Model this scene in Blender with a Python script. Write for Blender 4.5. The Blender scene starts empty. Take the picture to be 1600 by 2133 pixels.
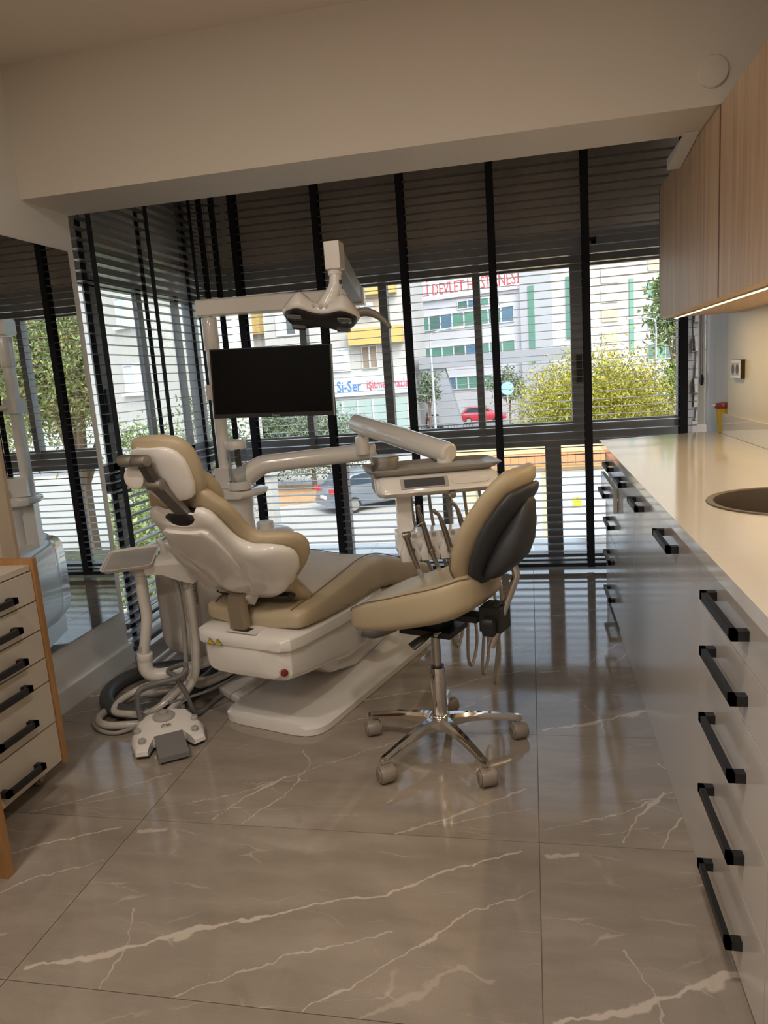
import bpy, bmesh, math, random
from mathutils import Vector, Matrix, noise
random.seed(7)
SC = bpy.context.scene
COL = SC.collection
R = math.radians

# ------------------------------------------------------------------ camera, light, exposure
cam_d = bpy.data.cameras.new('camera')
cam = bpy.data.objects.new('camera', cam_d)
COL.objects.link(cam)
SC.camera = cam
F_PX, YAW, PITCH, ROLL = 1511.6, 0.207194, -0.183871, 0.0718187
cam_d.sensor_fit = 'VERTICAL'
cam_d.sensor_height = 36.0
cam_d.lens = F_PX / 2133.0 * 36.0
cam_d.clip_end = 500
fw = Vector((-math.sin(YAW)*math.cos(PITCH), math.cos(YAW)*math.cos(PITCH), math.sin(PITCH)))
r0 = Vector((math.cos(YAW), math.sin(YAW), 0))
d0 = fw.cross(r0)
rr = r0*math.cos(ROLL) + d0*math.sin(ROLL)
dd = d0*math.cos(ROLL) - r0*math.sin(ROLL)
cm = Matrix((rr, -dd, -fw)).transposed().to_4x4()
cm.translation = Vector((0, 0, 1.29))
cam.matrix_world = cm

w = bpy.data.worlds.new('sky')
SC.world = w
w.use_nodes = True
nt = w.node_tree
bg = nt.nodes['Background']
sky = nt.nodes.new('ShaderNodeTexSky')
sky.sky_type = 'NISHITA'
sky.sun_disc = False
sky.sun_elevation = R(48)
sky.sun_rotation = R(150)
sky.air_density = 1.0
sky.dust_density = 3.0
hs = nt.nodes.new('ShaderNodeHueSaturation')
hs.inputs['Saturation'].default_value = 0.55
nt.links.new(sky.outputs[0], hs.inputs['Color'])
nt.links.new(hs.outputs[0], bg.inputs[0])
bg.inputs[1].default_value = 0.54

sun_d = bpy.data.lights.new('sun', 'SUN')
sun_d.energy = 0.7
sun_d.angle = R(1.0)
sun_d.color = (1, 0.93, 0.82)
sun = bpy.data.objects.new('sun', sun_d)
COL.objects.link(sun)
sun.rotation_euler = Vector((-0.42, 0.60, -0.80)).to_track_quat('-Z', 'Y').to_euler()

vs = SC.view_settings
vs.view_transform = 'Standard'
vs.look = 'None'
vs.gamma = 1
vs.use_curve_mapping = False
vs.exposure = 0.15
SC.cycles.max_bounces = 10
SC.cycles.transparent_max_bounces = 24
SC.cycles.caustics_reflective = False
SC.cycles.caustics_refractive = False
LAMP_W = 12.0          # watts of each ceiling downlight panel
LAMP_C = (1.0, 0.895, 0.77)

# ------------------------------------------------------------------ materials
MATS = {}
def mat(name, col, rough=0.5, metal=0.0, spec=0.5, coat=0.0, emit=None, es=1.0, bump=0.0, bscale=200, var=0.0, vscale=8):
    if name in MATS: return MATS[name]
    m = bpy.data.materials.new(name); m.use_nodes = True
    t = m.node_tree; b = t.nodes['Principled BSDF']
    b.inputs['Base Color'].default_value = (*col, 1)
    b.inputs['Roughness'].default_value = rough
    b.inputs['Metallic'].default_value = metal
    b.inputs['Specular IOR Level'].default_value = spec
    b.inputs['Coat Weight'].default_value = coat
    b.inputs['Coat Roughness'].default_value = 0.05
    if emit:
        b.inputs['Emission Color'].default_value = (*emit, 1)
        b.inputs['Emission Strength'].default_value = es
    if bump or var:
        tc = t.nodes.new('ShaderNodeTexCoord')
        if bump:
            n = t.nodes.new('ShaderNodeTexNoise'); n.inputs['Scale'].default_value = bscale; n.inputs['Detail'].default_value = 3
            bp = t.nodes.new('ShaderNodeBump'); bp.inputs['Strength'].default_value = bump; bp.inputs['Distance'].default_value = 0.002
            t.links.new(tc.outputs['Object'], n.inputs['Vector'])
            t.links.new(n.outputs['Fac'], bp.inputs['Height']); t.links.new(bp.outputs[0], b.inputs['Normal'])
        if var:
            n2 = t.nodes.new('ShaderNodeTexNoise'); n2.inputs['Scale'].default_value = vscale; n2.inputs['Detail'].default_value = 4
            mx = t.nodes.new('ShaderNodeMix'); mx.data_type = 'RGBA'
            mx.inputs[6].default_value = (*[c*(1-var) for c in col], 1); mx.inputs[7].default_value = (*[min(1, c*(1+var)) for c in col], 1)
            t.links.new(tc.outputs['Object'], n2.inputs['Vector'])
            t.links.new(n2.outputs['Fac'], mx.inputs[0]); t.links.new(mx.outputs[2], b.inputs['Base Color'])
    MATS[name] = m
    return m

def wood(name, c1, c2, scale=(14, 14, 0.6), rough=0.45):
    m = bpy.data.materials.new(name); m.use_nodes = True
    t = m.node_tree; b = t.nodes['Principled BSDF']
    tc = t.nodes.new('ShaderNodeTexCoord'); mp = t.nodes.new('ShaderNodeMapping')
    mp.inputs['Scale'].default_value = scale
    n = t.nodes.new('ShaderNodeTexNoise'); n.inputs['Scale'].default_value = 2.2; n.inputs['Detail'].default_value = 6; n.inputs['Distortion'].default_value = 0.6
    n2 = t.nodes.new('ShaderNodeTexNoise'); n2.inputs['Scale'].default_value = 12; n2.inputs['Detail'].default_value = 4
    ad = t.nodes.new('ShaderNodeMath'); ad.operation = 'MULTIPLY_ADD'; ad.inputs[1].default_value = 0.45
    rp = t.nodes.new('ShaderNodeValToRGB')
    rp.color_ramp.elements[0].position = 0.42; rp.color_ramp.elements[0].color = (*c1, 1)
    rp.color_ramp.elements[1].position = 0.88; rp.color_ramp.elements[1].color = (*c2, 1)
    L = t.links.new
    L(tc.outputs['Object'], mp.inputs[0]); L(mp.outputs[0], n.inputs['Vector']); L(mp.outputs[0], n2.inputs['Vector'])
    L(n2.outputs['Fac'], ad.inputs[0]); L(n.outputs['Fac'], ad.inputs[2]); L(ad.outputs[0], rp.inputs[0]); L(rp.outputs[0], b.inputs['Base Color'])
    bp = t.nodes.new('ShaderNodeBump'); bp.inputs['Strength'].default_value = 0.15; bp.inputs['Distance'].default_value = 0.001
    L(ad.outputs[0], bp.inputs['Height']); L(bp.outputs[0], b.inputs['Normal'])
    b.inputs['Roughness'].default_value = rough
    MATS[name] = m
    return m

def pane_mat(name, tint=(0.93, 0.96, 0.95), refl=1.0, rough=0.0):
    """thin clear sheet: see-through straight on, mirror-like at grazing angles"""
    m = bpy.data.materials.new(name); m.use_nodes = True
    t = m.node_tree; t.nodes.clear()
    o = t.nodes.new('ShaderNodeOutputMaterial'); mx = t.nodes.new('ShaderNodeMixShader')
    tr = t.nodes.new('ShaderNodeBsdfTransparent'); tr.inputs[0].default_value = (*tint, 1)
    gl = t.nodes.new('ShaderNodeBsdfGlossy'); gl.inputs['Roughness'].default_value = rough
    lw = t.nodes.new('ShaderNodeLayerWeight'); pw = t.nodes.new('ShaderNodeMath'); pw.operation = 'POWER'; pw.inputs[1].default_value = 4.0
    mu = t.nodes.new('ShaderNodeMath'); mu.operation = 'MULTIPLY_ADD'; mu.inputs[1].default_value = 0.6*refl; mu.inputs[2].default_value = 0.035*refl
    t.links.new(lw.outputs['Facing'], pw.inputs[0]); t.links.new(pw.outputs[0], mu.inputs[0]); t.links.new(mu.outputs[0], mx.inputs[0])
    t.links.new(tr.outputs[0], mx.inputs[1]); t.links.new(gl.outputs[0], mx.inputs[2]); t.links.new(mx.outputs[0], o.inputs[0])
    MATS[name] = m
    return m

def leaf_mat(name, c1, c2, c3=None):
    m = bpy.data.materials.new(name); m.use_nodes = True
    t = m.node_tree; b = t.nodes['Principled BSDF']
    g = t.nodes.new('ShaderNodeNewGeometry'); rp = t.nodes.new('ShaderNodeValToRGB')
    rp.color_ramp.elements[0].color = (*c1, 1); rp.color_ramp.elements[1].color = (*c2, 1)
    if c3:
        e = rp.color_ramp.elements.new(0.86); e.color = (*c2, 1)
        rp.color_ramp.elements[-1].color = (*c3, 1)
    t.links.new(g.outputs['Random Per Island'], rp.inputs[0]); t.links.new(rp.outputs[0], b.inputs['Base Color'])
    b.inputs['Roughness'].default_value = 0.6
    MATS[name] = m
    return m

WHITE = mat('white_enamel', (0.78, 0.75, 0.72), 0.16, coat=0.4)
WHITEM = mat('white_plastic', (0.74, 0.71, 0.68), 0.28)
LEATHER = mat('beige_leather', (0.47, 0.385, 0.26), 0.42, bump=0.12, bscale=420, var=0.06)
SEAM = mat('seam_thread', (0.20, 0.155, 0.10), 0.6)
SHELLK = mat('charcoal_shell', (0.035, 0.038, 0.045), 0.45)
BLACK = mat('black_plastic', (0.012, 0.012, 0.013), 0.4)
CABLK = mat('black_handle', (0.010, 0.010, 0.012), 0.45)
CHROME = mat('chrome', (0.72, 0.70, 0.68), 0.10, 1.0)
STEEL = mat('brushed_steel', (0.50, 0.48, 0.45), 0.3, 1.0)
ALU = mat('satin_aluminium', (0.32, 0.31, 0.30), 0.4, 0.9)
BRONZE = mat('bracket_taupe', (0.30, 0.245, 0.18), 0.35, 0.35)
GREYP = mat('grey_plastic', (0.16, 0.16, 0.16), 0.45)
LGREY = mat('light_grey_plastic', (0.40, 0.38, 0.36), 0.4)
TAUPE = mat('taupe_caster', (0.27, 0.225, 0.195), 0.35)
HOSE = mat('grey_hose', (0.36, 0.34, 0.31), 0.4)
HOSEW = mat('wrapped_hose', (0.60, 0.56, 0.51), 0.22, coat=0.6, bump=0.5, bscale=60)
DHOSE = mat('dark_hose', (0.07, 0.07, 0.075), 0.5)
SCREEN = mat('black_screen', (0.0015, 0.0015, 0.002), 0.3, spec=0.12)
PANELS = mat('panel_screen', (0.07, 0.075, 0.09), 0.2)
SLAT = mat('anthracite_slat', (0.20, 0.202, 0.21), 0.24)
TAPE = mat('black_tape', (0.006, 0.007, 0.014), 0.8)
FRAME = mat('anthracite_frame', (0.27, 0.268, 0.265), 0.4)
SPAN = mat('spandrel_grey', (0.78, 0.72, 0.66), 0.5)
BOXM = mat('shutter_box_grey', (0.42, 0.42, 0.43), 0.35)
WALL = mat('wall_paint', (0.67, 0.615, 0.545), 0.55, bump=0.03, bscale=60)
CEIL = mat('ceiling_paint', (0.76, 0.70, 0.64), 0.7)
WWALL = mat('white_wall_paint', (0.74, 0.73, 0.71), 0.5)
LACQ = mat('grey_white_lacquer', (0.60, 0.565, 0.53), 0.18, coat=0.15)
STONE = mat('quartz_counter', (0.64, 0.605, 0.57), 0.09, var=0.03, vscale=30)
SPLASH = mat('cream_panel', (0.66, 0.60, 0.49), 0.35, var=0.04, vscale=5)
SINKM = mat('taupe_sink', (0.075, 0.058, 0.046), 0.4)
CREAM = mat('cream_drawer', (0.56, 0.51, 0.45), 0.4)
MIRROR = mat('mirror_silver', (0.86, 0.88, 0.87), 0.0, 1.0)
LEDM = mat('led_diffuser', (1, 0.9, 0.6), 0.5, emit=(1.0, 0.74, 0.33), es=2.6)
GROUT = mat('grout', (0.34, 0.295, 0.25), 0.8)
YELL = mat('label_yellow', (0.85, 0.62, 0.03), 0.5)
LABEL = mat('label_grey', (0.42, 0.40, 0.38), 0.5)
INK = mat('black_ink', (0.02, 0.02, 0.02), 0.6)
REDP = mat('red_plastic', (0.22, 0.02, 0.025), 0.3)
OAK = wood('oak_laminate', (0.43, 0.265, 0.155), (0.66, 0.46, 0.30))
CARTW = wood('warm_wood', (0.30, 0.145, 0.05), (0.44, 0.24, 0.10), (10, 10, 0.8))
PANELW = wood('pale_wood_panel', (0.52, 0.41, 0.29), (0.60, 0.48, 0.35), (10, 10, 0.7))
GLASS = pane_mat('window_glass')
CLEAR = pane_mat('clear_plastic', (0.90, 0.91, 0.92), 1.3)

# ------------------------------------------------------------------ mesh helpers
class B:
    """collects shapes into one bmesh; T maps local coordinates to the world"""
    def __init__(s, T=None):
        s.bm = bmesh.new(); s.T = T or Matrix()
    def _v(s, p, T=None): return s.bm.verts.new((T or s.T) @ Vector(p))
    def _bev(s, faces, bev, seg, ang=28):
        if bev <= 0: return
        es = set()
        for f in faces:
            for e in f.edges:
                if len(e.link_faces) == 2 and e.calc_face_angle(0) > R(ang): es.add(e)
        if es: bmesh.ops.bevel(s.bm, geom=list(es), offset=bev, segments=seg, profile=0.5, affect='EDGES', clamp_overlap=True)
    def box(s, x0, x1, y0, y1, z0, z1, bev=0.0, seg=2, T=None):
        v = [s._v((x, y, z), T) for z in (z0, z1) for y in (y0, y1) for x in (x0, x1)]
        f = [s.bm.faces.new([v[i] for i in q]) for q in ((0,2,3,1),(4,5,7,6),(0,1,5,4),(2,6,7,3),(0,4,6,2),(1,3,7,5))]
        s._bev(f, bev, seg); return s
    def prism(s, pts, a, b, axis='z', bev=0.0, seg=2, T=None):
        def P(p, h): return {'z': (p[0], p[1], h), 'y': (p[0], h, p[1]), 'x': (h, p[0], p[1])}[axis]
        lo = [s._v(P(p, a), T) for p in pts]; hi = [s._v(P(p, b), T) for p in pts]
        n = len(pts); f = [s.bm.faces.new(lo[::-1]), s.bm.faces.new(hi)]
        for i in range(n): f.append(s.bm.faces.new((lo[i], lo[(i+1) % n], hi[(i+1) % n], hi[i])))
        bmesh.ops.recalc_face_normals(s.bm, faces=f)
        s._bev(f, bev, seg); return s
    def loft(s, rings, cap=True, closed=False):
        vs = [[s._v(p) for p in r] for r in rings]
        n = len(vs[0]); f = []
        m = len(vs)
        for i in range(m if closed else m-1):
            a, b = vs[i], vs[(i+1) % m]
            for j in range(n): f.append(s.bm.faces.new((a[j], a[(j+1) % n], b[(j+1) % n], b[j])))
        if cap and not closed:
            f.append(s.bm.faces.new(vs[0][::-1])); f.append(s.bm.faces.new(vs[-1]))
        bmesh.ops.recalc_face_normals(s.bm, faces=f)
        return s
    def tube(s, pts, rad, n=10, smooth=0, closed=False, flat=1.0, cap=True):
        P = [Vector(p) for p in pts]
        rl = list(rad) if hasattr(rad, '__len__') else [rad]*len(P)
        if smooth:
            Q, q = [], []
            N = len(P)
            for i in range(N if closed else N-1):
                if closed: a, b, c, d = P[i-1], P[i], P[(i+1) % N], P[(i+2) % N]
                else: a, b, c, d = P[max(i-1, 0)], P[i], P[i+1], P[min(i+2, N-1)]
                for k in range(smooth):
                    t = k/smooth
                    Q.append(0.5*((2*b)+(c-a)*t+(2*a-5*b+4*c-d)*t*t+(3*b-3*c+d-a)*t**3)); q.append(rl[i]*(1-t)+rl[(i+1) % N]*t)
            if not closed: Q.append(P[-1]); q.append(rl[-1])
            P, rl = Q, q
        N = len(P)
        tan = []
        for i in range(N):
            if closed: tan.append((P[(i+1) % N]-P[i-1]).normalized())
            else: tan.append((P[min(i+1, N-1)]-P[max(i-1, 0)]).normalized())
        up = Vector((0, 0, 1)) if abs(tan[0].z) < 0.9 else Vector((1, 0, 0))
        x = tan[0].cross(up).normalized(); rings = []
        for i in range(N):
            x = (x - tan[i]*x.dot(tan[i])).normalized(); y = tan[i].cross(x)
            rings.append([P[i] + rl[i]*(math.cos(2*math.pi*k/n)*x + flat*math.sin(2*math.pi*k/n)*y) for k in range(n)])
        return s.loft(rings, cap=cap, closed=closed)
    def cyl(s, a, b, r0, r1=None, n=20, bev=0.0):
        a, b = Vector(a), Vector(b); r1 = r0 if r1 is None else r1
        if bev:
            d = (b-a).normalized()
            return s.tube([a, a+d*bev*0.3, a+d*bev, b-d*bev, b-d*bev*0.3, b], [max(r0-bev, 1e-4), r0-bev*0.3, r0, r1, r1-bev*0.3, max(r1-bev, 1e-4)], n)
        return s.tube([a, b], [r0, r1], n)
    def lathe(s, prof, c=(0, 0, 0), n=24, cap=True):
        c = Vector(c)
        return s.loft([[c + Vector((r*math.cos(2*math.pi*k/n), r*math.sin(2*math.pi*k/n), z)) for k in range(n)] for r, z in prof], cap=cap)
    def sell(s, secs, n=28, e=2.6, warp=None):
        """rings (x, y half widths with centre) along local axis: secs = (pos, cx, cz, hx, hz) ; local x lateral, y along, z thickness"""
        rings = []
        for sec in secs:
            pos, cx, cz, hx, hz = sec[:5]; ee = sec[5] if len(sec) > 5 else e
            r = []
            for k in range(n):
                a = 2*math.pi*k/n; ca, sa = math.cos(a), math.sin(a)
                p = Vector((cx + hx*math.copysign(abs(ca)**(2/ee), ca), pos, cz + hz*math.copysign(abs(sa)**(2/ee), sa)))
                r.append(warp(p) if warp else p)
            rings.append(r)
        return s.loft(rings)
    def quad(s, *pts):
        s.bm.faces.new([s._v(p) for p in pts]); return s

ORG = {}
def obj(name, b, m, parent=None, smooth=38, kind=None, label=None):
    bm = b.bm if isinstance(b, B) else b
    if parent is not None: bm.transform(Matrix.Translation(-ORG[parent.name]))
    me = bpy.data.meshes.new(name); bm.to_mesh(me); bm.free()
    me.materials.append(m)
    if smooth:
        me.shade_smooth(); me.set_sharp_from_angle(angle=R(smooth))
    o = bpy.data.objects.new(name, me); COL.objects.link(o)
    if parent is not None:
        o.parent = parent; ORG[o.name] = ORG[parent.name]
    else: ORG[o.name] = Vector((0, 0, 0))
    if kind: o['kind'] = kind
    if label: o['label'] = label
    return o
def inst(src, parent, loc=(0, 0, 0), rot=None, name=None):
    """copy of a part sharing its mesh, placed at an offset"""
    o = src.copy()
    if name: o.name = name
    COL.objects.link(o); o.parent = parent; o.location = loc
    if rot: o.rotation_euler = rot
    ORG[o.name] = ORG[parent.name]
    return o
def thing(name, label, cat, loc=(0, 0, 0), group=None):
    o = bpy.data.objects.new(name, None); COL.objects.link(o); o.location = loc; o.empty_display_size = 0.1
    o['label'] = label; o['category'] = cat
    if group: o['group'] = group
    ORG[o.name] = Vector(loc)
    return o
def tag(o, label, cat, group=None):
    o['label'] = label; o['category'] = cat
    if group: o['group'] = group
    return o
def single(name, b, m, label, cat, group=None, smooth=38):
    return tag(obj(name, b, m, None, smooth), label, cat, group)
def struct(name, b=None, m=None, loc=(0, 0, 0)):
    if b is None:
        o = bpy.data.objects.new(name, None); COL.objects.link(o); o.location = loc; ORG[o.name] = Vector(loc)
    else: o = obj(name, b, m)
    o['kind'] = 'structure'
    return o
def text(body, size, m, parent, M4, name='lettering', extr=0.0006, align='CENTER', sx=1.0):
    c = bpy.data.curves.new(name, 'FONT'); c.body = body; c.size = size; c.extrude = extr; c.align_x = align; c.align_y = 'CENTER'
    c.resolution_u = 2
    t = bpy.data.objects.new(name, c); COL.objects.link(t)
    dg = bpy.context.evaluated_depsgraph_get()
    me = bpy.data.meshes.new_from_object(t.evaluated_get(dg))
    bpy.data.objects.remove(t); bpy.data.curves.remove(c)
    me.transform(Matrix.Diagonal((sx, 1, 1, 1)))
    me.transform(Matrix.Translation(-ORG[parent.name]) @ M4)
    me.materials.clear(); me.materials.append(m)
    o = bpy.data.objects.new(name, me); COL.objects.link(o); o.parent = parent; ORG[o.name] = ORG[parent.name]
    return o
def frame4(o, x, y, z=None):
    """matrix with axes x, y (z = x cross y) and origin o"""
    x = Vector(x).normalized(); y = Vector(y).normalized(); z = Vector(z).normalized() if z else x.cross(y).normalized()
    M4 = Matrix((x, y, z)).transposed().to_4x4(); M4.translation = Vector(o)
    return M4
#@@SETTING
# ------------------------------------------------------------------ room shell
XL, XR, YB = -1.975, 1.30, -2.2     # left wall face, right wall face, back wall
ZC = 2.58
struct('wall_left', B().box(XL-0.14, XL, YB, 3.07, 0, ZC), WWALL)
struct('wall_right', B().box(XR, XR+0.15, YB, 4.09, -0.2, ZC+0.3).box(XR, XR+0.15, 4.09, 5.1, -0.2, 0.95).box(XR, XR+0.15, 4.09, 5.1, 2.2, ZC+0.3).box(XR, XR+0.15, 4.75, 5.1, 0.95, 2.2), WALL)
struct('wall_back', B().box(XL-0.14, XR+0.15, YB-0.15, YB, -0.2, ZC+0.2), WALL)
struct('ceiling', B().box(-2.45, XR+0.15, YB-0.15, 5.05, ZC, ZC+0.3), CEIL)
struct('trim_1', B().box(XL, XR, 2.76, 3.08, 2.088, ZC), WALL)           # dropped beam
struct('trim_2', B().loft([[(0.585, y, zb), (0.637, y, zb), (0.637, y, 2.0875), (0.585, y, 2.0875)] for y, zb in ((3.03, 2.086), (3.39, 2.046))]), WWALL)       # bulkhead over wall cabinets
struct('baseboard_left', B().box(XL, -1.953, 0.6, 3.072, 0, 0.092, 0.002), WWALL)
struct('wall_front', B().box(1.07, XR, 4.80, 5.05, -0.2, ZC), WWALL)
# concrete slab edge carrying the bay
struct('trim_3', B().box(-2.45, XR+0.15, YB-0.15, 5.05, -0.45, -0.012), GROUT)
floor = struct('floor')

# --- marbled porcelain tiles, 1.2 x 0.605 m, two alternating prints
def tile_mat(name, polys, seed):
    m = bpy.data.materials.new(name); m.use_nodes = True
    t = m.node_tree; b = t.nodes['Principled BSDF']; L = t.links.new
    N = lambda k: t.nodes.new('ShaderNode'+k)
    tc = N('TexCoord')
    def vm(op, a, c):
        n = N('VectorMath'); n.operation = op
        for i, q in enumerate((a, c)):
            if isinstance(q, (tuple, Vector)): n.inputs[i].default_value = q
            elif q is not None: L(q, n.inputs[i])
        return n
    def mm(op, a, c=None, d=None, cl=False):
        n = N('Math'); n.operation = op; n.use_clamp = cl
        for i, q in enumerate((a, c, d)):
            if q is None: continue
            if isinstance(q, (int, float)): n.inputs[i].default_value = q
            else: L(q, n.inputs[i])
        return n.outputs[0]
    def nz(scale, det, off=0.0, src=None):
        n = N('TexNoise'); n.inputs['Scale'].default_value = scale; n.inputs['Detail'].default_value = det
        v = vm('ADD', src or tc.outputs['Object'], (seed+off, seed*2+off, 0)); L(v.outputs[0], n.inputs['Vector']); return n
    w1 = nz(5, 5); w2 = nz(26, 4, 3)
    d1 = vm('SUBTRACT', w1.outputs['Color'], (0.5, 0.5, 0.5)); d2 = vm('SUBTRACT', w2.outputs['Color'], (0.5, 0.5, 0.5))
    s1 = N('VectorMath'); s1.operation = 'SCALE'; s1.inputs['Scale'].default_value = 0.06; L(d1.outputs[0], s1.inputs[0])
    s2 = N('VectorMath'); s2.operation = 'SCALE'; s2.inputs['Scale'].default_value = 0.034; L(d2.outputs[0], s2.inputs[0])
    p = vm('ADD', vm('ADD', tc.outputs['Object'], s1.outputs[0]).outputs[0], s2.outputs[0])
    flat = vm('MULTIPLY', p.outputs[0], (1, 1, 0)).outputs[0]
    vein = None
    brk = nz(9, 3, 7).outputs['Fac']
    for pl, wd, st in polys:
        for (ax, ay), (bx, by) in zip(pl[:-1], pl[1:]):
            A = Vector((ax, ay, 0)); D = Vector((bx, by, 0)) - A
            q = vm('SUBTRACT', flat, tuple(A)).outputs[0]
            dt = N('VectorMath'); dt.operation = 'DOT_PRODUCT'; L(q, dt.inputs[0]); dt.inputs[1].default_value = tuple(D/D.length_squared)
            h = mm('MAXIMUM', mm('MINIMUM', dt.outputs['Value'], 1.0), 0.0)
            sc = N('VectorMath'); sc.operation = 'SCALE'; sc.inputs[0].default_value = tuple(D); L(h, sc.inputs['Scale'])
            ln = N('VectorMath'); ln.operation = 'LENGTH'; L(vm('SUBTRACT', q, sc.outputs[0]).outputs[0], ln.inputs[0])
            wv = mm('MULTIPLY', mm('POWER', brk, 3.0), wd*4.6)
            val = mm('MULTIPLY', mm('MULTIPLY', mm('SUBTRACT', 1.0, mm('DIVIDE', ln.outputs['Value'], mm('ADD', wv, 0.0007)), cl=True), 2.2, cl=True), st)
            vein = val if vein is None else mm('MAXIMUM', vein, val)
    # fine faint cracks, stretched along the diagonal grain
    mp = N('Mapping'); mp.inputs['Rotation'].default_value = (0, 0, R(-24)); mp.inputs['Scale'].default_value = (1.1, 4.6, 1)
    L(p.outputs[0], mp.inputs[0])
    vo = N('TexVoronoi'); vo.feature = 'DISTANCE_TO_EDGE'; vo.inputs['Scale'].default_value = 1.5
    L(vm('ADD', mp.outputs[0], (seed*3, seed, 0)).outputs[0], vo.inputs['Vector'])
    fine = mm('MULTIPLY', mm('SUBTRACT', 1.0, mm('DIVIDE', vo.outputs['Distance'], 0.012), cl=True), mm('MULTIPLY', mm('SUBTRACT', brk, 0.45, cl=True), 2.2))
    cl = nz(2.2, 6, 11, mp.outputs[0])
    gr = nz(300, 2, 1)
    rp = N('ValToRGB'); rp.color_ramp.elements[0].position = 0.32; rp.color_ramp.elements[1].position = 0.70
    rp.color_ramp.elements[0].color = (0.265, 0.222, 0.184, 1); rp.color_ramp.elements[1].color = (0.365, 0.315, 0.268, 1)
    L(mm('MULTIPLY_ADD', mm('SUBTRACT', gr.outputs['Fac'], 0.5), 0.30, cl.outputs['Fac']), rp.inputs[0])
    mx = N('Mix'); mx.data_type = 'RGBA'; mx.inputs[7].default_value = (0.60, 0.525, 0.46, 1)
    L(mm('MAXIMUM', vein, fine, None), mx.inputs[0]); L(rp.outputs[0], mx.inputs[6]); L(mx.outputs[2], b.inputs['Base Color'])
    b.inputs['Roughness'].default_value = 0.2
    rg = mm('MULTIPLY_ADD', nz(90, 3, 5).outputs['Fac'], 0.07, 0.03); L(rg, b.inputs['Roughness'])
    bp = N('Bump'); bp.inputs['Strength'].default_value = 0.08; bp.inputs['Distance'].default_value = 0.0010
    b.inputs['IOR'].default_value = 1.75
    L(nz(140, 3, 2).outputs['Fac'], bp.inputs['Height']); L(bp.outputs[0], b.inputs['Normal'])
    return m
PRINT_A = [([(0.02, 0.03), (0.27, 0.135), (0.36, 0.20), (0.46, 0.235), (0.60, 0.28), (0.80, 0.36), (0.95, 0.455), (1.15, 0.56)], 0.0075, 0.85),
           ([(0.34, 0.175), (0.43, 0.225)], 0.016, 0.8), ([(0.86, 0.40), (0.98, 0.47)], 0.010, 0.45),
           ([(0.70, 0.0), (0.85, 0.12), (1.0, 0.30), (1.19, 0.42)], 0.004, 0.7), ([(0.30, -0.05), (0.62, 0.13), (0.85, 0.235)], 0.003, 0.6),
           ([(0.78, -0.05), (0.93, 0.07), (1.02, 0.16), (1.10, 0.13)], 0.010, 0.35), ([(0.02, 0.555), (0.10, 0.575)], 0.012, 0.7), ([(0.24, 0.0), (0.22, 0.14), (0.18, 0.24)], 0.002, 0.6)]
PRINT_B = [([(0.12, 0.10), (0.35, 0.24), (0.62, 0.47), (0.80, 0.57)], 0.004, 0.7), ([(0.22, 0.02), (0.28, 0.15), (0.38, 0.27)], 0.007, 0.8),
           ([(0.32, 0.0), (0.42, 0.20), (0.43, 0.36), (0.38, 0.44)], 0.003, 0.8), ([(0.80, 0.0), (0.98, 0.13), (1.16, 0.26)], 0.006, 0.6),
           ([(0.24, 0.22), (0.46, 0.26)], 0.002, 0.6), ([(0.88, 0.05), (1.18, 0.16)], 0.002, 0.5), ([(0.15, 0.05), (0.30, 0.10)], 0.0025, 0.7)]
TM = [tile_mat('porcelain_print_one', PRINT_A, 3.1), tile_mat('porcelain_print_two', PRINT_B, 8.7)]
TW, TD, G = 1.2, 0.6085, 0.0011
tsrc = []
for k in range(2):
    bm = B().box(G, TW-G, G, TD-G, -0.012, 0, 0.0008, 1).bm
    o = obj('tile', bm, TM[k], floor); tsrc.append(o)
first = [True, True]
for j in range(-6, 7):
    y0 = 1.2225 + TD*j
    for i in (-2, -1, 0, 1):
        x0 = -0.015 + TW*i
        if x0 > 1.3 or y0 > 4.9: continue
        k = j % 2
        if first[k]: tsrc[k].location = (x0, y0, 0); first[k] = False
        else: inst(tsrc[k], floor, (x0, y0, 0))

# --- ceiling downlight panels (out of frame, above and behind the photographer)
LAMPF = mat('lamp_diffuser', (1, 0.95, 0.85), 0.5, emit=LAMP_C, es=6.0)
for i, (x, y) in enumerate(((-1.35, 0.75), (-0.1, 0.75), (-1.35, -0.9), (-0.1, -0.9))):
    t = thing('ceiling_light', ('square recessed ceiling light, left front', 'square recessed ceiling light, right front', 'square recessed ceiling light, left rear', 'square recessed ceiling light, right rear')[i], 'ceiling light', (x, y, ZC-0.012))
    obj('frame', B().box(x-0.10, x+0.10, y-0.10, y+0.10, ZC-0.012, ZC-0.001, 0.003), WHITEM, t)
    obj('diffuser', B().box(x-0.08, x+0.08, y-0.08, y+0.08, ZC-0.015, ZC-0.010), LAMPF, t)
    ld = bpy.data.lights.new('panel_light', 'AREA'); ld.shape = 'SQUARE'; ld.size = 0.16; ld.energy = LAMP_W; ld.color = LAMP_C
    lo = bpy.data.objects.new('panel_light', ld); COL.objects.link(lo); lo.parent = t; lo.location = (0, 0, -0.01)

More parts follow.
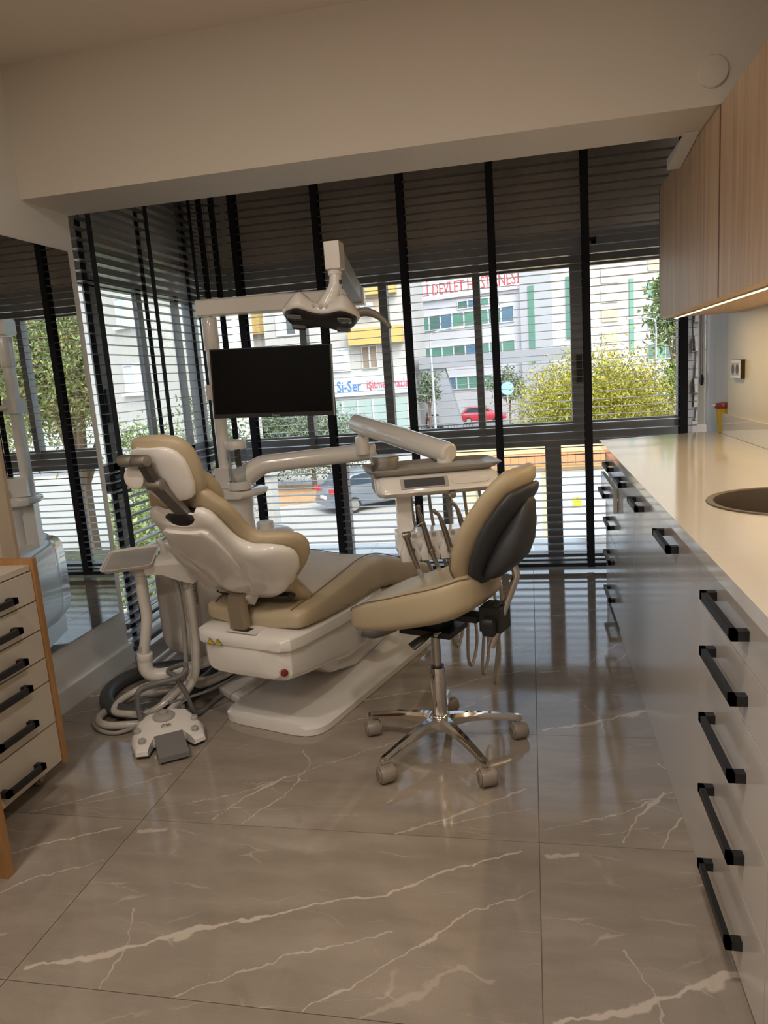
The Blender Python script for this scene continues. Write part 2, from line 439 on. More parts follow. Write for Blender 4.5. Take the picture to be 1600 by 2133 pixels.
# ------------------------------------------------------------------ bay windows
YW = 4.80
def bars(name, rects, y0, y1, m, parent, swap=False):
    for r in rects:
        a, b_, z0, z1 = r
        bb = B().box(y0, y1, a, b_, z0, z1, 0.003, 1) if swap else B().box(a, b_, y0, y1, z0, z1, 0.003, 1)
        obj(name, bb, m, parent)
w1 = struct('window_1')
obj('spandrel_panel', B().box(-2.33, 1.09, YW+0.05, YW+0.09, 2.06, ZC), SPAN, w1)
obj('shutter_box', B().box(-2.33, 1.09, YW-0.03, YW+0.10, 1.945, 2.06, 0.006), BOXM, w1)
bars('rail', [(-2.26, 0.975, 0.775, 0.855), (-2.26, 0.975, 0.0, 0.055), (-2.26, 0.975, 1.905, 1.945)], YW, YW+0.08, FRAME, w1)
bars('sash_rail', [(-2.255, 0.30, 0.86, 0.925), (0.30, 0.96, 0.86, 0.925), (-2.255, 0.96, 1.872, 1.905)], YW+0.02, YW+0.06, FRAME, w1)
bars('mullion', [(-1.50, -1.455, 0.86, 1.905), (-0.945, -0.89, 0.86, 1.905), (-0.335, -0.29, 0.86, 1.905), (0.262, 0.345, 0.86, 1.905),
                 (0.895, 0.975, 0, 2.06), (-2.33, -2.255, 0, ZC),
                 (-1.31, -1.25, 0.05, 0.78), (-0.60, -0.54, 0.05, 0.78), (0.085, 0.185, 0.05, 0.78)], YW+0.005, YW+0.075, FRAME, w1)
obj('sash_handle', B().box(0.29, 0.325, YW-0.02, YW+0.005, 1.17, 1.34, 0.005), BLACK, w1)
obj('sash_latch', B().box(0.39, 0.42, YW-0.03, YW+0.0, 1.985, 2.035, 0.004).box(0.36, 0.42, YW-0.04, YW-0.01, 2.005, 2.02, 0.003), BLACK, w1)
xs = [-2.255, -1.455, -0.89, -0.29, 0.345]
xe = [-1.50, -0.945, -0.335, 0.262, 0.895]
for a, b_ in zip(xs, xe): obj('pane', B().box(a, b_, YW+0.035, YW+0.039, 0.925, 1.872), GLASS, w1, 0)
for a, b_ in ((-2.255, -1.31), (-1.25, -0.60), (-0.54, 0.085), (0.185, 0.895)): obj('pane', B().box(a, b_, YW+0.035, YW+0.039, 0.055, 0.775), GLASS, w1, 0)

XS = -2.25     # side window plane (inner face)
w2 = struct('window_2')
obj('spandrel_panel', B().box(XS-0.09, XS-0.05, 3.06, 4.86, 2.06, ZC), SPAN, w2)
obj('shutter_box', B().box(XS-0.10, XS+0.02, 3.06, 4.80, 1.945, 2.06, 0.006), BOXM, w2)
bars('rail', [(3.06, 4.86, 0.775, 0.855), (3.06, 4.86, 0.0, 0.055), (3.06, 4.86, 1.905, 1.945)], XS-0.08, XS, FRAME, w2, True)
bars('sash_rail', [(3.14, 4.86, 0.86, 0.925), (3.14, 4.86, 1.872, 1.905)], XS-0.06, XS-0.02, FRAME, w2, True)
bars('mullion', [(3.61, 3.69, 0.05, 1.905), (4.105, 4.165, 0.05, 1.905), (4.585, 4.645, 0.05, 1.905), (3.06, 3.14, 0, 2.06)], XS-0.05, XS-0.02, FRAME, w2, True)
obj('sash_handle', B().box(XS-0.02, XS+0.02, 3.635, 3.665, 1.15, 1.33, 0.005), BLACK, w2)
obj('sash_latch', B().box(XS-0.02, XS+0.05, 3.58, 3.66, 0.76, 0.84, 0.004).box(XS+0.02, XS+0.045, 3.44, 3.60, 0.80, 0.82, 0.004), BLACK, w2)
for a, b_ in ((3.14, 3.61), (3.69, 4.105), (4.165, 4.585), (4.645, 4.86)):
    obj('pane', B().box(XS-0.042, XS-0.038, a, b_, 0.925, 1.872), GLASS, w2, 0)
    obj('pane', B().box(XS-0.042, XS-0.038, a, b_, 0.055, 0.775), GLASS, w2, 0)
struct('trim_4', B().box(XS-0.10, XL-0.14, 2.90, 3.06, 0, ZC), WWALL)

# --- venetian blinds
PITCH_S = 0.047
def blind(label, org, ax, ln, tapes, zt, zb, nrm, wd=0.022):
    """ax: direction along the slats, nrm: direction to the room"""
    t = thing('venetian_blind', label, 'blind', org)
    o = Vector(org); ax = Vector(ax); nrm = Vector(nrm)
    T = frame4(o, ax, nrm, (0, 0, 1))
    n = int((zt-0.06-zb-0.04)/PITCH_S)
    b = B(T)
    prof = [(-0.025, 0.0), (-0.012, 0.0012), (0.0, 0.0016), (0.012, 0.0012), (0.025, 0.0), (0.025, -0.0016), (0.0, -0.0002), (-0.025, -0.0016)]
    b.loft([[(x, p[0], p[1]) for p in prof] for x in (0, ln)])
    s0 = obj('slat', b, SLAT, t, 25)
    z = zb + 0.05
    s0.location = (0, 0, z)
    for i in range(1, n):
        z += PITCH_S
        inst(s0, t, (0, 0, z))
    zl = z
    obj('bottom_rail', B(T).box(0, ln, -0.028, 0.028, zb, zb+0.022, 0.004), BLACK, t)
    obj('head_rail', B(T).box(0, ln, -0.03, 0.03, zt-0.05, zt, 0.003), SLAT, t)
    for tx in tapes:
        for sd in (-0.029, 0.029):
            obj('ladder_tape', B(T).box(tx-wd, tx+wd, sd-0.0006, sd+0.0006, zb-0.004, zt-0.01), TAPE, t, 0)
        lb = B(T)
        for i in range(n):
            zz = zb+0.05+PITCH_S*i-0.004
            lb.box(tx-0.004, tx+0.004, -0.029, 0.029, zz-0.0008, zz)
        r = obj('ladder_rung', lb, TAPE, t, 0); r['kind'] = 'stuff'
    obj('lift_cord', B(T).cyl((tapes[0]+0.03, 0, zb), (tapes[0]+0.03, 0, zt), 0.0012, n=6), TAPE, t)
    return t
blind('wide anthracite venetian blind hanging across the front window behind the monitor', (-1.86, 4.60, 0), (1, 0, 0), 2.82,
      [0.055, 0.595, 1.13, 1.665, 2.203, 2.745], 2.56, 0.03, (0, -1, 0))
blind('anthracite venetian blind hanging along the left side window beside the mirror', (-2.0, 3.12, 0), (0, 1, 0), 1.30,
      [0.10, 0.65, 1.195], 2.56, 0.03, (1, 0, 0))
blind('narrow venetian blind filling the corner between the two big blinds', (-2.045, 4.50, 0), (0.78, 0.6257, 0), 0.19,
      [0.055, 0.135], 2.56, 0.03, (0.6257, -0.78, 0), 0.011)

# --- right end of the bay: rough stone jamb, roller shade and its chain
t5 = struct('trim_5', loc=(1.03, 4.9, 0.72))
ROCK = mat('rough_stone', (0.36, 0.34, 0.31), 0.9, bump=0.6, bscale=40)
for i in range(22):
    z0 = 0.72 + i*0.085
    random.seed(i)
    dx = random.uniform(-0.012, 0.012)
    bs = B().box(0.99+dx, 1.065+dx*0.5, 4.79+random.uniform(-.02, .02), 5.04, z0, z0+0.082, 0.02, 2)
    for v in bs.bm.verts: v.co += Vector(noise.noise_vector(v.co*22))*0.010
    obj('stone', bs, ROCK, t5)
rs = thing('roller_shade', 'plain white roller shade hanging at the right end behind the counter', 'shade', (1.10, 4.40, 0.9))
SHADE = mat('white_shade_fabric', (0.72, 0.71, 0.69), 0.8)
_t = SHADE.node_tree; _tl = _t.nodes.new('ShaderNodeBsdfTranslucent'); _tl.inputs[0].default_value = (0.62, 0.62, 0.61, 1)
_mx = _t.nodes.new('ShaderNodeMixShader'); _mx.inputs[0].default_value = 0.35
_t.links.new(_t.nodes['Principled BSDF'].outputs[0], _mx.inputs[1]); _t.links.new(_tl.outputs[0], _mx.inputs[2]); _t.links.new(_mx.outputs[0], _t.nodes['Material Output'].inputs[0])
rb = B()
npt = 12
pts = [(1.022 + 0.006*math.sin(i*1.9), 4.66 - i*(4.66-4.093)/npt) for i in range(npt+1)]
rb.prism(pts + [(x+0.006, y) for x, y in pts[::-1]], 0.874, 2.1, 'z')
rb.prism([(1.03, 4.33), (1.036, 4.33), (1.036, 4.66), (1.03, 4.66)], 0.45, 0.874, 'z')
obj('fabric', rb, SHADE, rs)
obj('side_channel', B().box(0.985, 1.02, 4.665, 4.685, 0.875, 2.1, 0.003), WWALL, rs)
for yy in (4.66, 4.615):
    cb = B()
    for i in range(95):
        cb.cyl((0.995, yy, 1.17+i*0.0062-0.002), (0.995, yy, 1.17+i*0.0062+0.002), 0.0026, n=6)
    obj('bead_chain', cb, BLACK, rs)
obj('chain_weight', B().sell([(4.615, 0.995, 1.14, 0.004, 0.02), (4.62, 0.995, 1.14, 0.009, 0.033), (4.65, 0.995, 1.14, 0.009, 0.033), (4.655, 0.995, 1.14, 0.004, 0.02)], 16, 2), BLACK, rs)
#@@FURN
# ------------------------------------------------------------------ right-hand base cabinets
XF = 0.385            # front plane of doors
ZT = 0.87             # worktop
def handle(bb, x, y0, y1, z, s=-1, th=0.020, so=0.032):
    """square bow handle, two feet and a bar; x = face plane, s = outward sign"""
    h = th/2
    xa, xb = sorted((x + s*so, x + s*(so-0.012)))
    bb.box(xa, xb, y0, y1, z-h, z+h, 0.002, 1)
    for a, c in ((y0, y0+0.020), (y1-0.020, y1)):
        xa, xb = sorted((x+s*so, x + s*0.0))
        bb.box(xa, xb, a, c, z-h, z+h, 0.002, 1)
    return bb
def front(parent, name, y0, y1, z0, z1, hy, hz, hl=0.25, out=0.0, g=0.0016):
    d = obj(name, B().box(XF-out, XF+0.018-out, y0+g, y1-g, z0+g, z1-g, 0.0012, 1), LACQ, parent)
    if hz is not None:
        obj('handle', handle(B(), XF-out, hy-hl/2, hy+hl/2, hz), CABLK, d)
    return d
def cabinet(name, label, y0, y1, ztop=0.835):
    t = thing(name, label, 'cabinet', (0.70, (y0+y1)/2, 0))
    obj('carcass', B().box(XF+0.0185, 1.0, y0+0.001, y1-0.001, 0.0, ztop), LACQ, t)
    return t
ZS = [0.02, 0.213, 0.394, 0.584, 0.706, 0.838]
HZ = [0.105, 0.30, 0.478, 0.638, 0.768]
c1 = cabinet('drawer_cabinet', 'drawer cabinet at the window end of the run, its second drawer slightly open', 3.465, 4.06)
for i in range(5):
    front(c1, 'drawer', 3.465, 4.06, ZS[i], ZS[i+1], 3.765, HZ[i], 0.25, 0.022 if i == 3 else 0)
c2 = cabinet('base_cabinet', 'narrow white base cabinet with one door next to the far drawers', 2.93, 3.465)
front(c2, 'door', 2.93, 3.465, 0.0, 0.838, 3.26, 0.768, 0.2)
c3 = cabinet('base_cabinet', 'wide white base cabinet with two doors below the sink', 1.785, 2.93, 0.69)
front(c3, 'door', 2.36, 2.93, 0.0, 0.838, 2.78, 0.76, 0.22, g=0.0006)
front(c3, 'door', 1.785, 2.36, 0.0, 0.838, 2.17, 0.766, 0.24, g=0.0006)
c4 = cabinet('drawer_cabinet', 'nearest drawer cabinet with five black bow handles', 1.245, 1.785)
for i in range(5):
    front(c4, 'drawer', 1.245, 1.785, ZS[i], ZS[i+1], 1.515, HZ[i], 0.262)
c5 = cabinet('base_cabinet', 'white base cabinet at the frame edge nearer than the drawers', 0.70, 1.245)
front(c5, 'door', 0.70, 1.245, 0.0, 0.838, 0.9, 0.768, 0.2)

# worktop with a round cut-out, upstand
SX, SY, SR = 0.705, 2.17, 0.205
wt = thing('worktop', 'glossy beige stone worktop running along the right wall cabinets', 'worktop', (0.7, 2.4, ZT))
def ring_slab(x0, x1, y0, y1, z0, z1, cx, cy, r, n=48):
    b = B(); bm = b.bm
    outer = []
    def onrect(a):
        c, s = math.cos(a), math.sin(a)
        tx = ((x1-cx) if c > 0 else (x0-cx))/c if abs(c) > 1e-9 else 1e9
        ty = ((y1-cy) if s > 0 else (y0-cy))/s if abs(s) > 1e-9 else 1e9
        k = min(tx, ty); return (cx+c*k, cy+s*k)
    angs = sorted([2*math.pi*k/n for k in range(n)] + [math.atan2(y-cy, x-cx) % (2*math.pi) for x in (x0, x1) for y in (y0, y1)])
    V = [[bm.verts.new((*p, z)) for p in [onrect(a) if q else (cx+r*math.cos(a), cy+r*math.sin(a)) for a in angs]] for z in (z0, z1) for q in (0, 1)]
    m = len(angs); li, lo, hi, ho = V
    for i in range(m):
        j = (i+1) % m
        for q in ((hi[i], hi[j], ho[j], ho[i]), (li[j], li[i], lo[i], lo[j]), (lo[i], ho[i], ho[j], lo[j]), (li[j], hi[j], hi[i], li[i])):
            bm.faces.new(q)
    bmesh.ops.recalc_face_normals(bm, faces=bm.faces[:])
    return b
rsb = ring_slab(0.36, 1.06, 0.65, 4.10, ZT-0.032, ZT, SX, SY, SR)
for v in rsb.bm.verts:
    if v.co.y > 4.05: v.co.y += (v.co.x-0.36)*0.26
obj('slab', rsb, STONE, wt, 30)
obj('upstand', B().box(0.985, 1.005, 0.65, 4.12, ZT+0.001, 0.975, 0.002, 1), STONE, wt)
sk = thing('sink', 'round taupe sink bowl set into the beige worktop', 'sink', (SX, SY, ZT-0.15))
obj('bowl', B().lathe([(SR+0.016, ZT+0.0005), (SR+0.014, ZT+0.004), (SR-0.004, ZT+0.003), (SR-0.010, ZT-0.02), (SR-0.02, ZT-0.12), (SR-0.06, ZT-0.150), (0.03, ZT-0.158), (0.03, ZT-0.162), (SR-0.055, ZT-0.155), (SR-0.012, ZT-0.125), (SR-0.003, ZT-0.02), (SR-0.0015, ZT-0.005)], (SX, SY, 0), 48, cap=False), SINKM, sk)
obj('drain', B().lathe([(0.028, ZT-0.159), (0.03, ZT-0.154), (0.012, ZT-0.153)], (SX, SY, 0), 24), STEEL, sk)

struct('trim_6', B().box(1.0055, XR, 0.4, 4.09, 0.0, 2.08), SPLASH)     # cream wall panel above the worktop
so = thing('power_socket', 'double power socket with black side on the cream wall panel', 'socket', (1.0, 3.8, 1.2))
T = frame4((1.005, 3.865, 1.205), (0, -1, 0), (0, 0, 1), (-1, 0, 0))
obj('back_box', B(T).box(-0.082, 0.082, -0.045, 0.045, -0.001, 0.018, 0.003), BLACK, so)
obj('face_plate', B(T).box(-0.08, 0.08, -0.043, 0.043, 0.0182, 0.0225, 0.002), WHITEM, so)
for k in (-0.037, 0.037):
    o_ = obj('outlet', B(T).box(k-0.029, k+0.029, -0.031, 0.031, 0.0226, 0.0234, 0.001), LGREY, so)
    obj('well', B(T).cyl((k, 0, 0.0235), (k, 0, 0.0245), 0.023, n=24), BLACK, o_)

# sharps bin in the nook behind the upstand
sb = thing('sharps_bin', 'small yellow sharps bin with red lid on the worktop end', 'bin', (1.012, 4.185, ZT))
SBX = (1.012, 4.185)
obj('body', B().lathe([(0.026, ZT), (0.030, ZT+0.002), (0.041, ZT+0.125), (0.041, ZT+0.127)], (*SBX, 0), 28), mat('sharps_yellow', (0.46, 0.33, 0.02), 0.3), sb)
obj('lid', B().lathe([(0.044, ZT+0.1275), (0.046, ZT+0.131), (0.046, ZT+0.150), (0.043, ZT+0.155), (0.02, ZT+0.158)], (*SBX, 0), 28), REDP, sb)
obj('tab', B().box(SBX[0]-0.062, SBX[0]-0.04, SBX[1]-0.012, SBX[1]+0.012, ZT+0.143, ZT+0.150, 0.002), WHITEM, sb)

# ------------------------------------------------------------------ wall cabinets
XU = 0.64
for lab, y0, y1 in (('oak wall cabinet nearest the window with a plain flat door', 2.757, 3.91), ('oak wall cabinet second from the window, cut by the frame', 2.06, 2.757), ('oak wall cabinet beyond the right frame edge', 1.3, 2.06)):
    t = thing('wall_cabinet', lab, 'cabinet', (0.82, (y0+y1)/2, 1.475))
    obj('base_panel', B().box(XU+0.019, 1.0, y0+0.001, y1-0.001, 1.4755, 1.4848), OAK, t)
    obj('carcass', B().box(XU+0.019, 1.0, y0+0.001, y1-0.001, 1.485, 2.084), mat('cabinet_carcass', (0.12, 0.075, 0.045), 0.6), t)
    obj('door', B().box(XU, XU+0.018, y0+0.0026, y1-0.0026, 1.475, 2.084, 0.0008, 1), OAK, t)
    obj('edge_band', B().box(XU-0.0006, XU+0.004, y1-0.018, y1-0.0027, 1.475, 2.084), mat('edge_brown', (0.16, 0.085, 0.045), 0.5), t)
ls = thing('led_strip', 'slim warm led strip light under the oak wall cabinets', 'light', (0.77, 2.6, 1.48))
LY0, LY1, LX = 1.3, 3.90, 0.715
obj('profile', B().box(LX-0.012, LX+0.016, LY0, LY1, 1.4715, 1.4752), ALU, ls)
obj('diffuser', B().box(LX-0.006, LX+0.006, LY0, LY1, 1.4690, 1.4713), LEDM, ls)
for k in range(4):
    ld = bpy.data.lights.new('strip_light', 'AREA'); ld.shape = 'RECTANGLE'; ld.size = 0.012; ld.size_y = 0.6; ld.energy = 1.6; ld.color = (1.0, 0.72, 0.36)
    lo = bpy.data.objects.new('strip_light', ld); COL.objects.link(lo); lo.parent = ls
    lo.location = Vector((LX, LY0+0.35+k*0.63, 1.467)) - ORG[ls.name]

cv = thing('vent_cover', 'round white cover plate on the beam above the oak cabinets', 'cover', (0.617, 2.755, 2.19))
obj('disc', B(frame4((0.617, 2.76, 2.19), (1, 0, 0), (0, 0, 1), (0, -1, 0))).lathe([(0.050, 0), (0.050, 0.006), (0.046, 0.011), (0.02, 0.014)], n=40), WALL, cv)

# ------------------------------------------------------------------ mirror, wooden panel at its left
mi = thing('wall_mirror', 'tall frameless wall mirror on the left wall reflecting the blinds', 'mirror', (XL, 2.71, 0.27))
obj('backing', B().box(XL, XL+0.006, 2.415, 3.008, 0.275, 1.92), GREYP, mi)
obj('glass_face', B().box(XL+0.0061, XL+0.010, 2.405, 3.016, 0.268, 1.926), MIRROR, mi, 0)
pn = struct('door_1')
obj('door_leaf', B().box(XL+0.0, XL+0.03, 1.55, 2.28, 0.095, 2.02, 0.003), PANELW, pn)
obj('door_jamb', B().box(XL+0.0, XL+0.045, 2.28, 2.352, 0.095, 2.06, 0.003), PANELW, pn)
obj('door_casing', B().box(XL+0.0, XL+0.02, 2.352, 2.40, 0.095, 2.07, 0.003), PANELW, pn)

# ------------------------------------------------------------------ rolling drawer cart (front faces +X)
CX0, CX1, CY0, CY1 = -1.945, -1.655, 1.63, 2.052
ct = thing('drawer_cart', 'cream six drawer rolling cart with wooden edges at left', 'cart', (-1.8, 1.82, 0))
obj('side_panel', B().box(CX0, CX1+0.025, CY1, CY1+0.022, 0.048, 0.782, 0.002), CARTW, ct)
obj('side_panel', B().box(CX0, CX1+0.025, CY0-0.022, CY0, 0.048, 0.782, 0.002), CARTW, ct)
obj('back_rim', B().box(CX0-0.002, CX0+0.018, CY0, CY1, 0.70, 0.782, 0.002), CARTW, ct)
obj('top_board', B().box(CX0+0.02, CX1+0.012, CY0+0.001, CY1-0.001, 0.7435, 0.762, 0.002), CREAM, ct)
obj('carcass', B().box(CX0+0.02, CX1-0.001, CY0+0.001, CY1-0.001, 0.06, 0.7425), CREAM, ct)
zs = [0.741, 0.639, 0.537, 0.438, 0.354, 0.205, 0.058]
hz_ = [0.678, 0.579, 0.473, 0.382, 0.261, 0.109]
for i in range(6):
    d = obj('drawer', B().box(CX1, CX1+0.018, CY0+0.003, CY1-0.003, zs[i+1]+0.0025, zs[i]-0.0025, 0.002), CREAM, ct)
    zc = hz_[i]
    obj('handle', handle(B(), CX1+0.018, 1.752, 1.932, zc, 1), CABLK, d)
for x in (CX0+0.05, CX1-0.04):
    for y in (CY0+0.07, CY1-0.06):
        c = obj('caster', B().cyl((x-0.011, y, 0.026), (x+0.011, y, 0.026), 0.026, n=24, bev=0.004).box(x-0.016, x-0.012, y-0.012, y+0.016, 0.02, 0.055).box(x+0.012, x+0.016, y-0.012, y+0.016, 0.02, 0.055).box(x-0.016, x+0.016, y-0.014, y+0.018, 0.05, 0.0595), GREYP, ct)
        obj('wheel_hub', B().cyl((x-0.0175, y, 0.026), (x+0.0175, y, 0.026), 0.014, n=16), STEEL, c)
# second wooden unit, only its edge is in view
wd = thing('wooden_desk', 'wooden desk corner poking in at the lower left edge', 'desk', (-1.7, 1.4, 0))
obj('side_panel', B().box(-1.95, -1.455, 1.535, 1.56, 0.0, 0.72, 0.002), CARTW, wd)
obj('side_panel', B().box(-1.95, -1.455, 0.5, 0.525, 0.0, 0.72, 0.002), CARTW, wd)
obj('desk_top', B().box(-1.952, -1.445, 0.49, 1.57, 0.721, 0.745, 0.003), CARTW, wd)
obj('back_panel', B().box(-1.95, -1.93, 0.526, 1.534, 0.2, 0.72), CARTW, wd)
#@@CHAIR
# ------------------------------------------------------------------ dental chair; local axes x = to its right, y = towards the feet
CA = R(17)
CU, CV, CO = Vector((math.sin(CA), math.cos(CA), 0)), Vector((math.cos(CA), -math.sin(CA), 0)), Vector((-1.02, 2.45, 0))
TC = frame4(CO, CV, CU, (0, 0, 1))
def lerp_tab(tab, s):
    if s <= tab[0][0]: return tab[0][1]
    for (a, x), (b_, y) in zip(tab[:-1], tab[1:]):
        if s <= b_:
            t = (s-a)/(b_-a); t = t*t*(3-2*t) if len(tab) > 3 else t
            return x + (y-x)*t
    return tab[-1][1]
ch = thing('dental_chair', 'beige leather dental chair with white shell on a glossy white base', 'dental chair', CO)
b = B(TC)
def base_ring(u, hb, ht, h, lip=0.026, left=0):
    return [(-hb, u, 0.002), (-hb, u, lip), (-hb+0.012, u, lip+0.006), (-ht, u, h), (ht, u, h), (hb-0.012, u, lip+0.006), (hb, u, lip), (hb, u, 0.002)]
b.loft([base_ring(*q) for q in ((-0.035, 0.13, 0.12, 0.034), (-0.025, 0.18, 0.16, 0.036), (-0.005, 0.212, 0.19, 0.037), (0.025, 0.228, 0.195, 0.039), (0.06, 0.235, 0.19, 0.043),
        (0.25, 0.235, 0.165, 0.052), (0.5, 0.235, 0.15, 0.085), (0.85, 0.235, 0.14, 0.12), (0.98, 0.235, 0.14, 0.11), (1.06, 0.21, 0.15, 0.04))])
obj('base_plate', b, WHITE, ch, 30)
b = B(TC)
b.prism([(-0.237, 0.10), (-0.30, 0.12), (-0.39, 0.155), (-0.40, 0.17), (-0.40, 0.95), (-0.237, 0.95)], 0.002, 0.036, 'z', 0.008, 3)
b.prism([(-0.26, 0.28), (-0.385, 0.28), (-0.385, 0.95), (-0.26, 0.95)], 0.036, 0.075, 'z', 0.015, 3)
obj('base_wing', b, WHITE, ch, 30)
# lift and seat housing
b = B(TC)
b.sell([(0.26, 0, 0.20, 0.10, 0.06), (0.30, 0, 0.19, 0.135, 0.085), (0.45, 0, 0.18, 0.145, 0.11), (0.75, 0, 0.22, 0.14, 0.14), (0.86, 0, 0.25, 0.13, 0.12), (0.90, 0, 0.26, 0.09, 0.09)], 32, 4)
obj('lift_cover', b, WHITE, ch, 30)
b = B(TC)
b.sell([(-0.128, 0, 0.325, 0.10, 0.045), (-0.118, 0, 0.322, 0.165, 0.065), (-0.09, 0, 0.318, 0.198, 0.078), (0.0, 0, 0.312, 0.212, 0.085), (0.15, 0, 0.300, 0.212, 0.095), (0.30, 0, 0.28, 0.20, 0.11),
        (0.45, 0, 0.27, 0.185, 0.12), (0.6, 0, 0.28, 0.16, 0.10), (0.72, 0, 0.30, 0.12, 0.07), (0.76, 0, 0.30, 0.06, 0.04)], 36, 5)
hs_ = obj('seat_housing', b, WHITE, ch, 30)
b = B(TC)
b.sell([(-0.135, 0, 0.385, 0.14, 0.012), (-0.128, 0, 0.388, 0.185, 0.024), (-0.105, 0, 0.390, 0.212, 0.032), (-0.05, 0, 0.390, 0.226, 0.034), (0.2, 0, 0.380, 0.228, 0.034), (0.45, 0, 0.375, 0.22, 0.036), (0.6, 0, 0.37, 0.19, 0.03), (0.66, 0, 0.37, 0.12, 0.02)], 36, 6)
obj('seat_tray', b, WHITE, ch, 30)
obj('bracket_slot', B(TC).box(-0.06, 0.075, -0.125, -0.045, 0.4225, 0.4255, 0.001), WHITEM, ch)
obj('bracket_gap', B(TC).box(-0.035, 0.035, -0.118, -0.08, 0.4256, 0.4266), BLACK, ch)
# emergency button and labels on the rear corner of the housing
nb = Vector((0.75, -0.66, 0)).normalized()
pb = Vector((0.165, -0.100, 0.288))
eb = obj('emergency_button', B(TC).cyl(pb - nb*0.02, pb + nb*0.014, 0.017, n=20, bev=0.003), CHROME, ch)
obj('button_cap', B(TC).cyl(pb + nb*0.0142, pb + nb*0.024, 0.0135, n=20, bev=0.003), REDP, eb)
for k in (-0.125, -0.088):
    Tw = TC @ frame4((k, -0.1335, 0.384), (1, 0.03, 0), (0, -0.25, 1))
    wl = obj('warning_label', B(Tw).prism([(-0.0165, -0.013), (0.0165, -0.013), (0, 0.015)], 0.006, 0.0072), INK, ch, 0)
    obj('yellow_field', B(Tw).prism([(-0.0135, -0.0112), (0.0135, -0.0112), (0, 0.0118)], 0.0074, 0.0079), YELL, wl, 0)
    text('!' if k < -0.1 else '!', 0.016, INK, wl, Tw @ Matrix.Translation((0, -0.003, 0.0082)), 'hazard_sign', 0.0002)
# seat and leg cushion
b = B(TC)
def seat_warp(p):
    q = p.copy()
    return q
sec = [(-0.052, .17, .44, .465), (-0.048, .20, .43, .480), (-0.035, .218, .423, .494), (0.0, .227, .418, .503), (0.1, .233, .410, .515), (0.3, .236, .398, .545), (0.45, .232, .400, .562), (0.6, .222, .388, .545), (0.8, .205, .350, .480), (1.0, .188, .300, .415), (1.18, .172, .255, .352), (1.23, .15, .25, .335), (1.25, .11, .262, .318)]
b.sell([(u, 0, (zb+zt)/2, hw, (zt-zb)/2) for u, hw, zb, zt in sec], 40, 5.5, lambda p: Vector((p.x, p.y, p.z - (0.014*(1-min(1, (p.x/0.15)**2)) if p.z > 0.3+0.5*(p.z-0.3) else 0))))
sc_ = obj('seat_cushion', b, LEATHER, ch, 50)
for sx in (-1, 1):
    sp = [(sx*hw*0.80, u, zt + 0.0005 - (0.014*(1-min(1, (hw*0.80/0.15)**2)))) for u, hw, zb, zt in sec[2:-1]]
    obj('seam', B(TC).tube(sp, 0.0022, 6, smooth=4), SEAM, sc_)
obj('leg_shell', B(TC).sell([(0.58, 0, .36, .15, .02), (0.62, 0, .355, .19, .03), (0.9, 0, .30, .17, .03), (1.2, 0, .225, .145, .025), (1.24, 0, .22, .10, .012)], 28, 4), WHITE, ch)
fr_ = obj('side_rail', B(TC).tube([(0.20, 0.40, 0.262), (0.245, 0.42, 0.250), (0.262, 0.50, 0.238), (0.262, 0.62, 0.222), (0.24, 0.72, 0.215)], [0.013]*5, 10, 5, flat=1.5), GREYP, ch)
obj('rail_mount', B(TC).box(0.17, 0.255, 0.43, 0.47, 0.25, 0.275, 0.006).box(0.16, 0.245, 0.60, 0.63, 0.235, 0.26, 0.006), WHITEM, fr_)
# curved backrest bracket
bp_ = [(-0.02, -0.098, 0.41), (-0.02, -0.092, 0.45), (-0.02, -0.098, 0.50), (-0.02, -0.088, 0.55), (-0.02, -0.04, 0.585)]
b = B(TC)
b.loft([[(x-0.002+dx, y+dy, z) for dx, dy in ((-0.036, 0), (-0.030, -0.012), (0.030, -0.012), (0.036, 0), (0.036, 0.022), (-0.036, 0.022))] for x, y, z in bp_])
obj('back_bracket', b, BRONZE, ch, 40)

# backrest: local x lateral, y up along the back, z forward
TB = TC @ frame4((0, -0.04, 0.555), (1, 0, 0), (0, -0.633, 0.774), (0, 0.774, 0.633))
HW = [(-.02, .09), (-.008, .13), (.02, .17), (.05, .21), (.09, .25), (.13, .277), (.17, .288), (.20, .288), (.23, .278), (.258, .245), (.28, .19), (.30, .166), (.33, .154), (.38, .147), (.42, .142), (.45, .134), (.475, .114), (.49, .085)]
def back_warp(p):
    v, s, w_ = p.x, p.y, p.z
    sh_ = -0.012*max(0.0, min(1.0, (s-0.26)/0.06))
    k = max(0, abs(v)-0.14)
    w_ += 2.4*k*k
    e = max(0.0, min(1.0, (s-0.33)/0.15))
    s -= 0.060*e*e*max(0, 1-(v/0.095)**2)
    return Vector((v+sh_, s, w_))
b = B(TB)
ss = [-0.02, -0.012, 0.0, .02, .04, .06, .08, .10, .12, .14, .16, .18, .20, .22, .24, .26, .275, .29, .31, .34, .38, .42, .45, .47, .485]
b.sell([(s, 0, -0.002, max(0.02, lerp_tab(HW, s)-0.004), 0.030*min(1, 0.35+(s+0.02)*12)*min(1, 0.4+(0.49-s)*14)) for s in ss], 44, 3.0, back_warp)
shell = obj('back_shell', b, WHITE, ch, 40)
b = B(TB)
b.sell([(s, 0, -0.030 - 0.004*math.sin(max(0, s-0.06)*6), hw_, 0.012) for s, hw_ in ((0.05, .03), (.06, .07), (0.10, .09), (.21, .105), (.34, .11), (.39, .10), (.405, .08), (.41, .04))], 28, 3.2, back_warp)
obj('back_cover', b, WHITE, shell, 40)
Tl = TB @ frame4((-0.06, 0.045, -0.0325), (-1, 0, 0), (0, 1, 0), (0, 0, -1))
lb = obj('rating_label', B(Tl).box(-0.045, 0.045, -0.017, 0.017, 0, 0.001), LABEL, shell, 0)
